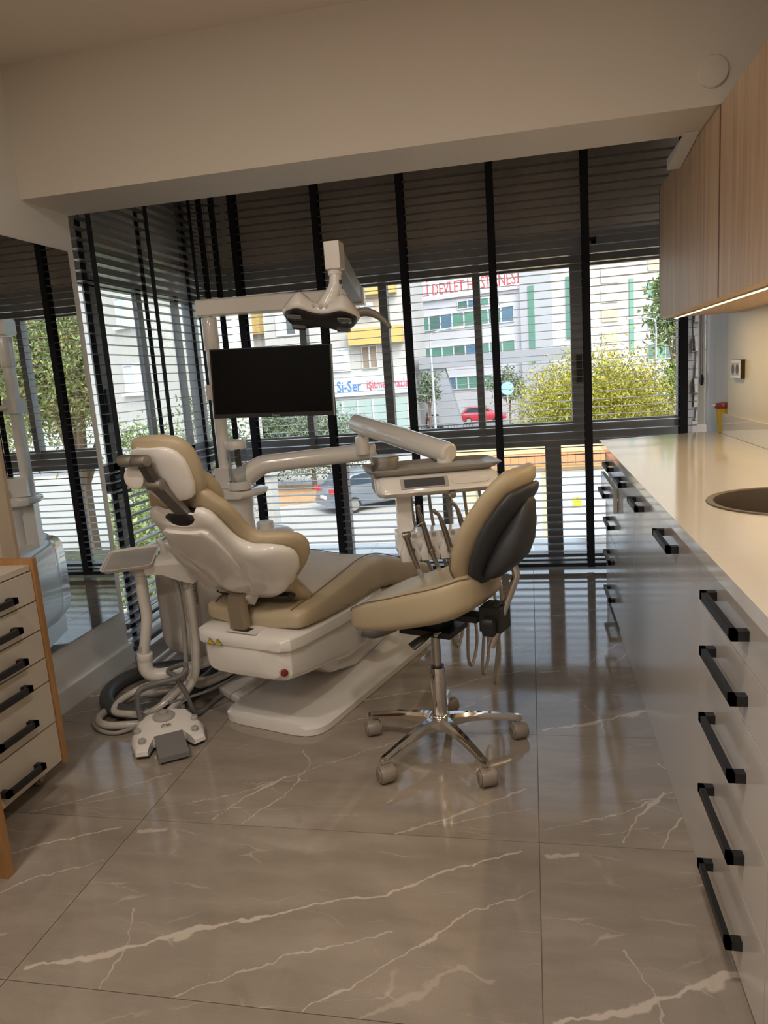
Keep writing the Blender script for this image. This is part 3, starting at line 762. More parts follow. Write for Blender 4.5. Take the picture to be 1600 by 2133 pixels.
for k, s_ in enumerate(('MODEL  CE', 'IP X4  230 V', 'SERIAL')):
    text(s_, 0.008, INK, lb, Tl @ Matrix.Translation((0, 0.009-k*0.009, 0.0012)), 'label_print', 0.0001)
b = B(TB)
def cw(s): return lerp_tab(HW, s)+(0.012 if s < .28 else 0.012+min(1, (s-.28)/.1)*0.016) if s > 0.03 else 0.195
cs = [-0.125, -0.118, -0.10, -0.06, -0.02, 0.01, .03, .05, .07, .09, .11, .13, .15, .17, .19, .21, .23, .25, .265, .28, .295, .31, .34, .38, .42, .45, .475, .495, .512, .526, .534]
b.sell([(s, 0, 0.044 if s > 0.02 else 0.044+(0.02-s)*0.1, max(0.05, cw(min(s, .475))) * (1 if s < .475 else 1-((s-.475)/.06)**2*.45) * (1 if s > -.11 else 0.92), 0.028*min(1, 0.45+(s+0.125)*14)*(1.25 if s < .02 else 1)*min(1, 0.40+(0.534-s)*14)) for s in cs], 44, 3.4, back_warp)
cush = obj('back_cushion', b, LEATHER, ch, 50)
obj('lumbar_seam', B(TB).tube([back_warp(Vector((v, 0.03, 0.0905))) for v in (-.17, -.1, 0, .1, .17)], 0.002, 6, 3), SEAM, cush)
obj('black_gasket', B(TB).sell([(-0.050, 0.0, 0.012, 0.12, 0.012), (-0.045, 0, 0.012, 0.165, 0.018), (-0.032, 0, 0.012, 0.182, 0.020), (-0.016, 0, 0.012, 0.165, 0.016)], 28, 4), BLACK, ch)
obj('latch', B(TB).box(-0.055, 0.035, -0.022, 0.020, -0.044, -0.012, 0.006), WHITEM, shell)
# headrest
TH = TC @ frame4((0, -0.402, 1.052), (1, 0, 0), (0, -0.40, 0.917), (0, 0.917, 0.40))
def head_ring(scale):
    return [(-0.112, .07), (-0.108, .09), (-0.092, .108), (-0.055, .120), (0, .125), (0.045, .122), (0.075, .110), (0.095, .090), (0.104, .06)]
hwp = lambda p: Vector((p.x, p.y, p.z + 1.6*p.x*p.x))
b = B(TH)
b.sell([(s, 0, 0.024, h_, 0.029*min(1, 0.5+(0.115-abs(s))*12)) for s, h_ in head_ring(1)], 36, 3, hwp)
hc = obj('headrest_cushion', b, LEATHER, ch, 50)
b = B(TH)
b.sell([(s*0.87-0.008, 0, -0.004, h_*0.87, 0.015*min(1, 0.5+(0.115-abs(s))*12)) for s, h_ in head_ring(1)], 36, 3.6, hwp)
obj('headrest_plate', b, WHITE, ch, 40)
TN = TC @ frame4((-0.035, -0.270, 0.965), (1, 0, 0), (0, -0.55, 0.835), (0, 0.835, 0.55))
b = B(TN)
b.sell([(s, 0, 0.0, h_, t_) for s, h_, t_ in ((-.085, .09, .02), (-.078, .112, .032), (-.045, .124, .042), (0, .128, .045), (.045, .120, .04), (.074, .10, .028), (.084, .065, .014))], 32, 2.6, hwp)
nc = obj('neck_cushion', b, LEATHER, ch, 50)
obj('gasket_cap', B(TB).sell([(0.395, 0.0, 0.0, 0.065, 0.02), (0.40, 0.0, 0.0, 0.08, 0.028), (0.445, 0.0, 0.0, 0.078, 0.028), (0.458, 0.0, 0.0, 0.055, 0.018)], 24, 3), BLACK, ch)
P3 = lambda v, u, z: Vector((v, u, z))
b = B(TC); k1, k2, k0 = P3(0.0, -0.425, 1.012), P3(-0.005, -0.468, 1.092), P3(0.012, -0.335, 0.905)
def plate(b, p, q, wd, th):
    d = (q-p).normalized(); x = Vector((1, 0, 0)); n = d.cross(x).normalized()
    b.loft([[c + x*sx*wd + n*sn*th for sx, sn in ((-1, -1), (1, -1), (1, 1), (-1, 1))] for c in (p, q)])
plate(b, k0, k1, 0.028, 0.009)
hl = obj('headrest_post', b, ALU, ch, 30)
b = B(TC); plate(b, k1, k2, 0.016, 0.010)
obj('headrest_link', b, mat('dark_link', (0.10, 0.095, 0.09), 0.4, 0.6), ch, 30)
obj('lower_knuckle', B(TC).cyl(k1+P3(-0.030, 0, 0), k1+P3(0.030, 0, 0), 0.0185, n=24, bev=0.003), ALU, ch)
obj('upper_knuckle', B(TC).cyl(k2+P3(-0.085, 0, 0), k2+P3(-0.028, 0, 0), 0.0185, n=24, bev=0.003).cyl(k2+P3(-0.026, 0, 0), k2+P3(0.028, 0, 0), 0.0185, n=24, bev=0.003), ALU, ch)
kk = k1 + P3(-0.075, 0.0, 0.022)
obj('clamp_knob', B(TC).sell([(kk.y-0.022, kk.x, kk.z, 0.030, 0.026), (kk.y-0.016, kk.x, kk.z, 0.042, 0.036), (kk.y+0.004, kk.x, kk.z, 0.045, 0.038), (kk.y+0.016, kk.x+0.01, kk.z, 0.030, 0.026), (kk.y+0.018, kk.x+0.01, kk.z, 0.012, 0.01)], 24, 2), WHITEM, ch)

# ------------------------------------------------------------------ dental unit (cuspidor tower)
TU = TC @ Matrix.Translation((-0.034, 0.041, -0.026)) @ Matrix.Scale(1.02, 4)
du = thing('dental_unit', 'white cuspidor tower unit standing behind the dental chair', 'dental unit', TU @ Vector((-0.5, 0.45, 0)))
b = B(TU)
def unit_warp(p): return p
b.sell([(0.075, -0.49, .40, .09, .14), (0.082, -0.49, .40, .115, .19), (0.10, -0.49, .395, .13, .205), (0.3, -0.49, .385, .135, .215), (0.6, -0.49, .375, .135, .225), (0.78, -0.49, .375, .125, .215), (0.81, -0.49, .38, .10, .19), (0.82, -0.49, .39, .06, .13)], 36, 5)
body = obj('unit_body', b, WHITE, du, 40)
obj('foot_block', B(TU).box(-0.58, -0.40, 0.28, 0.75, 0.064, 0.24, 0.02, 3), WHITE, du)
sp_ = obj('socket_plate', B(TU).box(-0.405, -0.375, 0.0795, 0.083, 0.43, 0.52, 0.002), STEEL, du)
for k in (0.452, 0.495): obj('socket_port', B(TU).cyl((-0.388, 0.068, k), (-0.388, 0.081, k), 0.009, n=14), CHROME, sp_)
obj('rocker_switch', B(TU).box(-0.43, -0.37, 0.16, 0.24, 0.592, 0.606, 0.004), GREYP, du)
obj('tower_column', B(TU).lathe([(0.062, 0.58), (0.062, 0.74), (0.068, 0.75), (0.068, 0.80)], (-0.50, 0.55, 0), 28), WHITE, du)
obj('rear_column', B(TU).box(-0.60, -0.54, 0.50, 0.57, 0.58, 0.83, 0.015, 3), WHITE, du)
obj('bowl_shelf', B(TU).sell([(0.45, -0.50, 0.815, 0.07, 0.016), (0.455, -0.50, 0.815, 0.10, 0.02), (0.50, -0.5, 0.815, 0.118, 0.022), (0.60, -0.5, 0.815, 0.118, 0.022), (0.645, -0.5, 0.815, 0.10, 0.02), (0.65, -0.5, 0.815, 0.07, 0.016)], 32, 3.5), WHITE, du)
obj('tower_block', B(TU).box(-0.585, -0.465, 0.50, 0.60, 0.838, 0.93, 0.008, 3), WHITE, du)
tk = obj('cup_tank', B(TU).lathe([(0.044, 0.838), (0.044, 1.02), (0.041, 1.02), (0.041, 0.842)], (-0.445, 0.50, 0), 28, cap=False), CLEAR, du)
obj('tank_lid', B(TU).lathe([(0.046, 1.0205), (0.048, 1.025), (0.048, 1.050), (0.044, 1.056), (0.02, 1.062)], (-0.445, 0.50, 0), 28), WHITEM, tk)
obj('tank_base', B(TU).lathe([(0.052, 0.837), (0.054, 0.842), (0.054, 0.872), (0.045, 0.874)], (-0.445, 0.50, 0), 28, cap=False), WHITE, tk)
obj('spittoon', B(TU).sell([(0.58, -0.47, .545, .06, .05), (0.59, -0.47, .545, .10, .07), (0.68, -0.46, .54, .12, .085), (0.76, -0.46, .535, .11, .08), (0.78, -0.46, .535, .06, .05)], 30, 3.2), WHITE, du)
obj('spittoon_cap', B(TU).lathe([(0.04, 0.60), (0.04, 0.65), (0.036, 0.655)], (-0.45, 0.66, 0), 24), WHITEM, du)

# ------------------------------------------------------------------ lamp pole with monitor and operating light
PX, PY = -1.428, 3.213
ol = thing('operating_light', 'white dental operating light on a tall pole and long arm', 'dental light', (PX, PY, 0.6))
obj('pole', B().cyl((PX, PY, 0.56), (PX, PY, 1.465), 0.030, n=24).cyl((PX, PY, 1.465), (PX, PY, 1.61), 0.0355, n=24, bev=0.004), WHITE, ol)
ad = Vector((0.80, 0.30, 0)).normalized()
J1 = Vector((-0.742, 3.298, 1.649))
pt = Vector((PX, PY, 1.652))
ad = (J1-pt).normalized(); px_ = Vector((-ad.y, ad.x, 0))
b = B(); b.loft([[pt + ad*t + px_*a*0.038 + Vector((0, 0, c*0.038)) for a, c in ((-1, -.8), (-.8, -1), (.8, -1), (1, -.8), (1, .8), (.8, 1), (-.8, 1), (-1, .8))] for t in (-0.045, -0.038, (J1-pt).length+0.02, (J1-pt).length+0.03)])
obj('swing_arm', b, WHITE, ol, 30)
J2 = Vector((-0.685, 2.72, 1.74))
sd = (J2-J1).normalized(); sx_ = sd.cross(Vector((0, 0, 1))).normalized(); sz_ = sx_.cross(sd)
b = B(); b.loft([[J1 + sd*t + sx_*a*0.024 + sz_*c*h_ for a, c in ((-1, -.9), (-.8, -1), (.8, -1), (1, -.9), (1, .9), (.8, 1), (-.8, 1), (-1, .9))] for t, h_ in ((-0.02, 0.03), (0.02, 0.036), ((J2-J1).length, 0.036), ((J2-J1).length+0.03, 0.03))])
obj('spring_arm', b, mat('arm_grey', (0.33, 0.33, 0.33), 0.35), ol, 30)
obj('arm_joint', B().box(J2.x-0.030, J2.x+0.026, J2.y-0.045, J2.y+0.03, J2.z-0.05, J2.z+0.045, 0.010, 3), WHITE, ol)
HC = Vector((-0.752, 2.70, 1.535))
obj('neck', B().tube([(J2.x-0.005, J2.y-0.01, J2.z-0.05), (J2.x-0.005, J2.y-0.01, J2.z-0.085), (J2.x-0.012, J2.y-0.01, J2.z-0.12), (J2.x-0.05, J2.y-0.01, HC.z+0.02)], [0.021, 0.023, 0.026, 0.04], 18, 5).cyl((J2.x-0.005, J2.y-0.01, J2.z-0.068), (J2.x-0.005, J2.y-0.01, J2.z-0.045), 0.0265, n=22), WHITE, ol)
# lamp head: two-lobed body, black light face pointing down to the camera side
THd = frame4(HC, (0.985, 0.12, -0.12), (0.06, -0.62, 0.80))      # x across, y = top, z = outwards from the face... face normal = -y
xa = Vector((0.975, 0.17, -0.13)).normalized(); up = Vector((0.10, 0.36, 0.92)); up = (up - xa*up.dot(xa)).normalized(); yb = up.cross(xa)
THd = frame4(HC, xa, yb, up)         # x across, y away from the camera, z up
def lobe(u):
    """half depth of the head in y at lateral u in -1..1 (two lobes)"""
    return 0.052 + 0.040*math.exp(-((abs(u)-0.58)/0.30)**2)
us = [-1, -.985, -.95, -.88, -.78, -.66, -.54, -.42, -.3, -.18, -.06, .06, .18, .3, .42, .54, .66, .78, .88, .95, .985, 1]
b = B(THd); rings = []
for u in us:
    e = math.sqrt(max(0.02, 1-abs(u)**5)); hy = lobe(u)*e; lift = 0.042*math.exp(-((abs(u)-0.58)/0.28)**2)
    r = []
    for k in range(28):
        a = 2*math.pi*k/28; ca, sa = math.cos(a), math.sin(a)
        zz = (0.030+lift)*e*sa if sa > 0 else 0.030*e*sa
        yy = hy*math.copysign(abs(ca)**0.75, ca)
        r.append((u*0.145, yy, zz))
    rings.append(r)
b.loft(rings)
head = obj('lamp_head', b, WHITE, ol, 50)
b = B(THd); rings = []
for u in us[1:-1]:
    e = math.sqrt(max(0.02, 1-abs(u)**5)); hy = lobe(u)*e*0.97
    rings.append([(u*0.140, hy*math.copysign(abs(math.cos(2*math.pi*k/28))**0.75, math.cos(2*math.pi*k/28)), -0.022*e - 0.018*e*max(0, -math.sin(2*math.pi*k/28)) + 0.004*max(0, math.sin(2*math.pi*k/28))) for k in range(28)])
b.loft(rings)
obj('light_face', b, BLACK, ol, 50)
LENS = mat('lamp_lens', (0.30, 0.30, 0.32), 0.08, 0.6)
for lx, ly in ((-0.092, -0.042), (0.092, -0.042), (-0.085, 0.042), (0.085, 0.042)):
    ln_ = obj('lens', B(THd).sell([(ly-0.020, lx, -0.0385, 0.018, 0.002), (ly-0.017, lx, -0.0385, 0.026, 0.003), (ly+0.017, lx, -0.0385, 0.026, 0.003), (ly+0.020, lx, -0.0385, 0.018, 0.002)], 20, 3), LENS, head)
for k in (-0.026, 0.0, 0.026):
    obj('touch_button', B(THd).cyl((k, -0.056, 0.004), (k, -0.0615, 0.003), 0.007, n=14), LGREY, head)
hp = [Vector((0.135, 0.005, 0.015)), Vector((0.165, 0.005, 0.022)), Vector((0.20, 0.0, 0.012)), Vector((0.235, -0.005, -0.012)), Vector((0.26, -0.01, -0.04))]
obj('lamp_handle', B(THd).tube(hp, [0.020, 0.021, 0.018, 0.014, 0.009], 14, 5, flat=0.75), mat('handle_grey', (0.20, 0.185, 0.165), 0.4), ol)
obj('maker_label', B().box(J2.x+0.014, J2.x+0.022, J2.y-0.03, J2.y-0.02, J2.z-0.105, J2.z-0.09), INK, ol)

mo = thing('monitor', 'black flat monitor mounted on the white pole', 'monitor', (PX+0.32, PY-0.15, 1.3))
MC = Vector((-1.104, 3.06, 1.302))
mx_ = Vector((0.998, 0.03, -0.03)).normalized(); my_ = Vector((0.02, 0.02, 1)); my_ = (my_-mx_*my_.dot(mx_)).normalized()
TM4 = frame4(MC, mx_, my_)          # z towards the camera
TM4 = TM4 @ Matrix.Scale(1.02, 4)
obj('bezel', B(TM4).box(-0.268, 0.268, -0.148, 0.148, -0.022, 0.0, 0.003), BLACK, mo)
obj('screen', B(TM4).box(-0.262, 0.262, -0.130, 0.143, 0.0002, 0.0012), SCREEN, mo)
obj('metal_edge', B(TM4).box(0.2682, 0.2705, -0.148, 0.148, -0.02, 0.0), ALU, mo)
text('Casper', 0.0125, mat('logo_white', (0.6, 0.6, 0.6), 0.5), mo, TM4 @ Matrix.Translation((0.012, -0.1405, 0.0008)), 'brand_text', 0.0003)
obj('mount', B().box(PX-0.036, PX+0.036, PY-0.04, PY+0.036, 1.24, 1.31, 0.006).tube([(PX+0.02, PY-0.03, 1.27), (PX+0.16, PY-0.08, 1.27), (MC.x, MC.y+0.03, 1.28)], 0.016, 10, 4).box(MC.x-0.05, MC.x+0.05, MC.y+0.021, MC.y+0.036, 1.23, 1.33, 0.003), WHITEM, mo)
obj('cable', B().tube([(MC.x+0.12, MC.y+0.03, 1.17), (MC.x+0.17, MC.y+0.035, 1.145), (MC.x+0.21, MC.y+0.03, 1.17)], 0.003, 6, 5), BLACK, mo)
#@@DELIV
# ------------------------------------------------------------------ instrument delivery arm and table
A0, A1 = Vector((-1.326, 3.147, 0.918)), Vector((-0.742, 3.232, 0.959))
it = thing('instrument_table', 'white instrument arm with tray table and control panel', 'instrument table', (-0.38, 2.68, 0.9))
d01 = (A1-A0).normalized()
obj('lower_arm', B().tube([A0 + Vector((-0.01, 0, -0.05)), A0 + Vector((0.03, 0.005, -0.03)), A0 + d01*0.10 + Vector((0, 0, 0.002)), A0 + d01*0.2 + Vector((0, 0, 0.006)), A1 - d01*0.03, A1 + d01*0.03, A1+d01*0.045], [0.052, 0.050, 0.045, 0.041, 0.040, 0.038, 0.026], 22, 3), WHITE, it)
JX = Vector((-0.749, 3.192, 0.98))
obj('arm_pivot', B().cyl((JX.x, JX.y, 0.952), (JX.x, JX.y, 1.032), 0.031, n=24, bev=0.003).cyl((JX.x, JX.y, 1.032), (JX.x, JX.y, 1.05), 0.017, n=16), WHITE, it)
U0, U1 = Vector((-0.773, 3.212, 1.093)), Vector((-0.312, 2.77, 0.985))
du_ = (U1-U0).normalized()
obj('upper_arm', B().tube([U0-du_*0.012, U0-du_*0.004, U0+du_*0.01, U1-du_*0.02, U1, U1+du_*0.008], [0.028, 0.040, 0.044, 0.042, 0.040, 0.030], 24), WHITE, it)
for k in (0.03, 0.055): obj('arm_screw', B().cyl(U0+du_*k+Vector((0.0, -0.0385, -0.028)), U0+du_*k+Vector((0.0, -0.045, -0.030)), 0.0045, n=10), GREYP, it)
obj('arm_drop', B().cyl((U1.x-0.02, U1.y+0.01, 0.93), (U1.x-0.02, U1.y+0.01, 0.985), 0.030, n=20), WHITE, it)
ta, tb_ = Vector((0.955, 0.297, 0)), Vector((-0.297, 0.955, 0))
TT = frame4((-0.375, 2.675, 0.0), ta, tb_, (0, 0, 1))
# tray: shallow dish with a rim
b = B(TT)
def rr(hx, hy, z, cxo=0.0, n=40, e=7):
    r = []
    for k in range(n):
        a = 2*math.pi*k/n; ca, sa = math.cos(a), math.sin(a)
        r.append((cxo + hx*math.copysign(abs(ca)**(2/e), ca), hy*math.copysign(abs(sa)**(2/e), sa), z))
    return r
b.loft([rr(0.215, 0.115, 0.938), rr(0.245, 0.138, 0.955), rr(0.250, 0.143, 0.960), rr(0.247, 0.140, 0.963), rr(0.238, 0.131, 0.957), rr(0.215, 0.115, 0.948)])
obj('tray', b, mat('tray_steel', (0.36, 0.33, 0.30), 0.35, 0.35), it, 50)
obj('tray_liner', B(TT).loft([rr(0.208, 0.108, 0.9485), rr(0.208, 0.108, 0.9498)]), mat('tray_liner', (0.44, 0.42, 0.40), 0.6), it)
# control panel head below the tray, sloping front
b = B(TT)
pro = [(-0.185, 0.885), (-0.160, 0.868), (-0.10, 0.862), (0.12, 0.865), (0.13, 0.935), (-0.125, 0.937), (-0.150, 0.932), (-0.182, 0.896)]
rings = [[(x, ym*k + 0.0, z if k == 1 else 0.90+(z-0.90)*k) for ym, z in pro] for x, k in ((-0.215, 0.80), (-0.205, 0.93), (-0.19, 1), (0.20, 1), (0.215, 0.93), (0.225, 0.80))]
b.loft(rings)
hd = obj('control_head', b, WHITE, it, 40)
# sloping face: from (-0.182,.896) to (-0.150,.932)
Tf = TT @ frame4((0.0, -0.167, 0.9142), (1, 0, 0), (0, 0.032, 0.036))
obj('touch_panel', B(Tf).box(-0.135, 0.035, -0.021, 0.022, 0.0005, 0.002, 0.0005), LGREY, hd)
obj('panel_screen', B(Tf).box(-0.122, 0.022, -0.016, 0.018, 0.0021, 0.0026), PANELS, hd)
Tg = Tf
gb = B(Tg)
gb.loft([[(0.115+(0.062)*math.copysign(abs(math.cos(a))**0.5, math.cos(a))*s_, 0.015*math.copysign(abs(math.sin(a))**0.7, math.sin(a))*s_, z) for a in [2*math.pi*k/28 for k in range(28)]] for s_, z in ((1.10, 0.0005), (1.08, 0.0022), (0.96, 0.0022), (0.92, 0.0010))])
obj('finger_groove', gb, WHITEM, hd, 40)
obj('panel_knob', B(TT).cyl((0.045, -0.165, 0.868), (0.045, -0.192, 0.866), 0.012, n=18, bev=0.002), CHROME, it)
obj('side_grip', B(TT).tube([(0.225, 0.04, 0.915), (0.238, 0.0, 0.910), (0.238, -0.07, 0.903), (0.228, -0.10, 0.90)], 0.008, 8, 4), GREYP, it)
obj('support_post', B(TT).box(-0.145, -0.092, -0.10, -0.06, 0.715, 0.868, 0.006, 2), WHITE, it)
obj('holder_bar', B(TT).box(-0.155, 0.17, -0.145, -0.055, 0.66, 0.735, 0.02, 3), WHITE, it)
HX = [-0.115, -0.045, 0.025, 0.09, 0.15]
hs2 = None
for i, x in enumerate(HX):
    b = B(TT)
    b.prism([(x-0.033, 0.635), (x+0.033, 0.635), (x+0.037, 0.665), (x+0.020, 0.705), (x-0.020, 0.705), (x-0.037, 0.665)], -0.178, -0.140, 'y', 0.005, 2)
    hk = obj('instrument_clip', b, WHITEM, it, 30)
    obj('clip_hole', B(TT).cyl((x+0.004, -0.1785, 0.677), (x+0.004, -0.1805, 0.677), 0.011, n=14), BLACK, hk)
    obj('clip_label', B(TT).box(x+0.012, x+0.028, -0.1465, -0.1455, 0.715, 0.729), LABEL, it, 0)
obj('foot_symbol', B(TT).box(0.052, 0.058, -0.147, -0.1458, 0.682, 0.692).box(0.048, 0.062, -0.147, -0.1458, 0.688, 0.691).cyl((0.055, -0.1458, 0.696), (0.055, -0.147, 0.696), 0.003, n=8), INK, it, 0)

pot = thing('steel_pot', 'small round stainless steel pot with lid on the tray', 'pot', TT @ Vector((-0.165, 0.03, 0.95)))
pc = TT @ Vector((-0.165, 0.03, 0.9505))
obj('pot_body', B().lathe([(0.050, pc.z), (0.052, pc.z+0.003), (0.052, pc.z+0.030)], pc*1 - Vector((0, 0, pc.z)), 36), STEEL, pot)
obj('pot_lid', B().lathe([(0.054, pc.z+0.0305), (0.054, pc.z+0.046), (0.051, pc.z+0.049), (0.03, pc.z+0.0495)], pc*1 - Vector((0, 0, pc.z)), 36), STEEL, pot)

# five dental instruments hanging in the clips, each with its hose
INSTR = [('air water syringe in the first clip, with thin bent nozzle', 0), ('slim straight handpiece in the second clip', 1), ('angled turbine handpiece in the third clip', 2), ('large contra angle handpiece in the fourth clip', 3), ('short pale handpiece in the fifth clip, nearest the stool', 4)]
METAL = mat('instrument_metal', (0.30, 0.28, 0.26), 0.25, 0.9)
for lab, k in INSTR:
    x = HX[k]; lean = Vector((-0.035, -0.02, 0))
    p0 = Vector((x+0.02, -0.20, 0.615)); p1 = Vector((x+0.0, -0.195, 0.675)); p2 = Vector((x-0.012, -0.192, 0.725))
    t = thing('dental_handpiece', lab, 'handpiece', TT @ p1)
    b = B(TT)
    if k == 0:
        b.tube([p0, p1, p2+Vector((0, 0, 0.0)), p2+Vector((-0.004, 0, 0.012))], [0.008, 0.010, 0.011, 0.010], 12, 3)
        obj('handle', b, METAL, t)
        obj('head', B(TT).cyl(p2+Vector((-0.016, 0, 0.012)), p2+Vector((0.014, 0, 0.016)), 0.012, n=14, bev=0.003), METAL, t)
        obj('nozzle', B(TT).tube([p2+Vector((0.005, -0.005, 0.018)), p2+Vector((0.045, -0.008, 0.05)), p2+Vector((0.058, -0.01, 0.054))], 0.0022, 8, 3), CHROME, t)
    else:
        ht = (0, 0.105, 0.085, 0.11, 0.045)[k]
        q = [p0, p1, p2, p2+Vector((-0.012, 0, ht*0.5)), p2+Vector((-0.022, 0, ht*0.85)), p2+Vector((-0.026 if k == 1 else -0.034, 0, ht))]
        b.tube(q, [0.007, 0.010, 0.0105, 0.0095, 0.0065, 0.006] if k < 4 else [0.008, 0.012, 0.013, 0.010, 0.006, 0.004], 12, 4)
        obj('handle', b, METAL if k < 4 else HOSE, t)
        if k < 4:
            e_ = q[-1]
            obj('head', B(TT).cyl(e_+Vector((0.006, 0, -0.006)), e_+Vector((-0.010, 0, 0.010)) if k > 1 else e_+Vector((0, 0, 0.012)), 0.0075, n=14, bev=0.002), METAL, t)
        obj('collar', B(TT).cyl(p1+Vector((0.003, 0, -0.008)), p1+Vector((-0.002, 0, 0.006)), 0.0135, n=14, bev=0.002), METAL, t)
    drop = (0.30, 0.34, 0.42, 0.46, 0.50)[k]
    zb = 0.615-drop
    hp_ = [p0, p0+Vector((0.018, 0.0, -0.06)), p0+Vector((0.03, 0.005, -0.16)), Vector((x*0.8+0.055, -0.16, zb+0.06)), Vector((x*0.7+0.085, -0.10, zb)), Vector((x*0.7+0.125, -0.02, zb+0.08)), Vector((x*0.8+0.11, 0.03, 0.45)), Vector((x+0.055, 0.04, 0.70)), Vector((x+0.04, 0.04, 0.865))]
    obj('hose', B(TT).tube(hp_, [0.008, 0.007] + [0.0062]*7, 8, 5), HOSE, t)

# ------------------------------------------------------------------ assistant arm with tray, elbow tube and hoses
at = thing('assistant_arm', 'white assistant arm with small tray on an upright bent tube', 'assistant arm', (-1.52, 2.5, 0.1))
VT = frame4((-1.52, 2.52, 0), (0.955, 0.297, 0), (-0.297, 0.955, 0), (0, 0, 1))
obj('upright_tube', B().tube([(-1.515, 2.50, 0.615), (-1.515, 2.50, 0.52), (-1.512, 2.50, 0.43), (-1.530, 2.50, 0.34), (-1.545, 2.50, 0.28)], [0.027, 0.026, 0.025, 0.024, 0.024], 16, 5, flat=0.85), WHITEM, at)
obj('tube_collar', B().cyl((-1.542, 2.50, 0.275), (-1.546, 2.50, 0.245), 0.031, n=20, bev=0.003), WHITEM, at)
obj('elbow', B().tube([(-1.546, 2.50, 0.25), (-1.545, 2.50, 0.205), (-1.525, 2.51, 0.178), (-1.48, 2.535, 0.17), (-1.40, 2.60, 0.175), (-1.30, 2.70, 0.185), (-1.20, 2.82, 0.16), (-1.16, 2.88, 0.06)], [0.029, 0.029, 0.028, 0.027, 0.024, 0.022, 0.022, 0.022], 16, 5), WHITEM, at)
obj('size_print', B().box(-1.552, -1.538, 2.4755, 2.4765, 0.285, 0.31), LABEL, at, 0)
TA = frame4((-1.515, 2.50, 0.672), Vector((0.95, 0.29, 0.05)), Vector((-0.30, 0.93, 0.20)))
b = B(TA)
b.loft([rr(0.088, 0.085, -0.020, -0.03, 32, 9), rr(0.098, 0.098, -0.006, -0.03, 32, 9), rr(0.100, 0.100, 0.000, -0.03, 32, 9), rr(0.094, 0.094, 0.000, -0.03, 32, 9), rr(0.092, 0.092, -0.008, -0.03, 32, 9)])
obj('small_tray', b, WHITEM, at, 40)
obj('tray_mat', B(TA).box(-0.118, 0.058, -0.088, 0.088, -0.0078, -0.006), LGREY, at)
obj('tube_head', B().cyl((-1.515, 2.50, 0.60), (-1.512, 2.50, 0.655), 0.036, n=20, bev=0.006), WHITEM, at)
b = B(TA)
b.loft([[(x, y0+hy*c, zc+hz*s_) for c, s_ in ((-1, -1), (1, -1), (1, 0.6), (0.7, 1), (-0.7, 1), (-1, 0.6))] for x, y0, hy, zc, hz in ((0.03, -0.03, 0.045, -0.03, 0.02), (0.09, -0.02, 0.05, -0.035, 0.026), (0.15, -0.01, 0.055, -0.055, 0.045), (0.195, 0, 0.055, -0.07, 0.055), (0.21, 0, 0.05, -0.07, 0.045))])
obj('hose_holder', b, WHITEM, at, 35)
for i, (x, y) in enumerate(((0.10, 0.035), (0.145, 0.04), (0.18, 0.03))):
    obj('suction_tip', B(TA).tube([(x, y-0.01, -0.03), (x-0.006, y-0.006, 0.02), (x-0.02, y, 0.045)], [0.014, 0.013, 0.010], 12, 3), HOSEW, at)
hx0 = TA @ Vector((0.15, 0.0, -0.10))
hoses = [('suction_hose', 'thick plastic wrapped suction hose nearest the chair', 0.016, HOSEW, (0.025, -0.02)), ('suction_hose', 'second plastic wrapped suction hose in the middle of the bundle', 0.014, HOSEW, (0.0, 0.01)), ('water_hose', 'slim grey hose at the left side of the bundle', 0.010, HOSE, (-0.03, -0.005)), ('water_hose', 'thin pale hose behind the wrapped hoses', 0.008, HOSE, (-0.012, 0.03))]
coil = [((-1.47, 2.44, 0.03), (-1.62, 2.37, 0.025), (-1.72, 2.40, 0.022), (-1.745, 2.49, 0.025), (-1.66, 2.59, 0.05), (-1.55, 2.62, 0.055), (-1.40, 2.72, 0.05), (-1.28, 2.83, 0.09)),
        ((-1.50, 2.43, 0.06), (-1.60, 2.41, 0.055), (-1.675, 2.44, 0.05), (-1.69, 2.52, 0.06), (-1.62, 2.60, 0.085), (-1.52, 2.63, 0.09), (-1.40, 2.74, 0.06), (-1.30, 2.85, 0.09)),
        ((-1.53, 2.46, 0.03), (-1.62, 2.45, 0.02), (-1.66, 2.49, 0.02), (-1.62, 2.56, 0.02), (-1.53, 2.60, 0.02), (-1.45, 2.70, 0.03), (-1.40, 2.78, 0.05), (-1.36, 2.88, 0.08)),
        ((-1.47, 2.49, 0.09), (-1.52, 2.44, 0.02), (-1.60, 2.34, 0.012), (-1.70, 2.36, 0.012), (-1.78, 2.46, 0.012), (-1.72, 2.57, 0.012), (-1.56, 2.68, 0.012), (-1.40, 2.80, 0.05))]
for (nm, lab, r, m, off), cl in zip(hoses, coil):
    s_ = hx0 + Vector((off[0], off[1], 0))
    t = thing(nm, lab, 'hose', (s_.x, s_.y, s_.z))
    pts = [s_ + Vector((0, 0, 0.0)), s_ + Vector((0.01, 0, -0.12)), s_ + Vector((0.008, 0.0, -0.30)), s_ + Vector((-0.02, -0.01, -0.44))] + [Vector(c) for c in cl]
    obj('tube', B().tube(pts, r, 12, 5), m, t)
    obj('end_fitting', B().cyl(s_+Vector((0, 0, -0.012)), s_+Vector((0.002, 0, -0.055)), r*1.15, n=14, bev=0.002), HOSE, t)
single('drain_hose', B().tube([(-1.30, 2.98, 0.09), (-1.42, 2.93, 0.036), (-1.62, 2.95, 0.032), (-1.80, 2.86, 0.032), (-1.84, 2.68, 0.032), (-1.75, 2.52, 0.032), (-1.60, 2.47, 0.032), (-1.50, 2.56, 0.032), (-1.45, 2.70, 0.032), (-1.40, 2.85, 0.06)], 0.030, 14, 6), DHOSE, 'dark corrugated drain hose curled on the floor behind the wrapped hoses', 'hose')
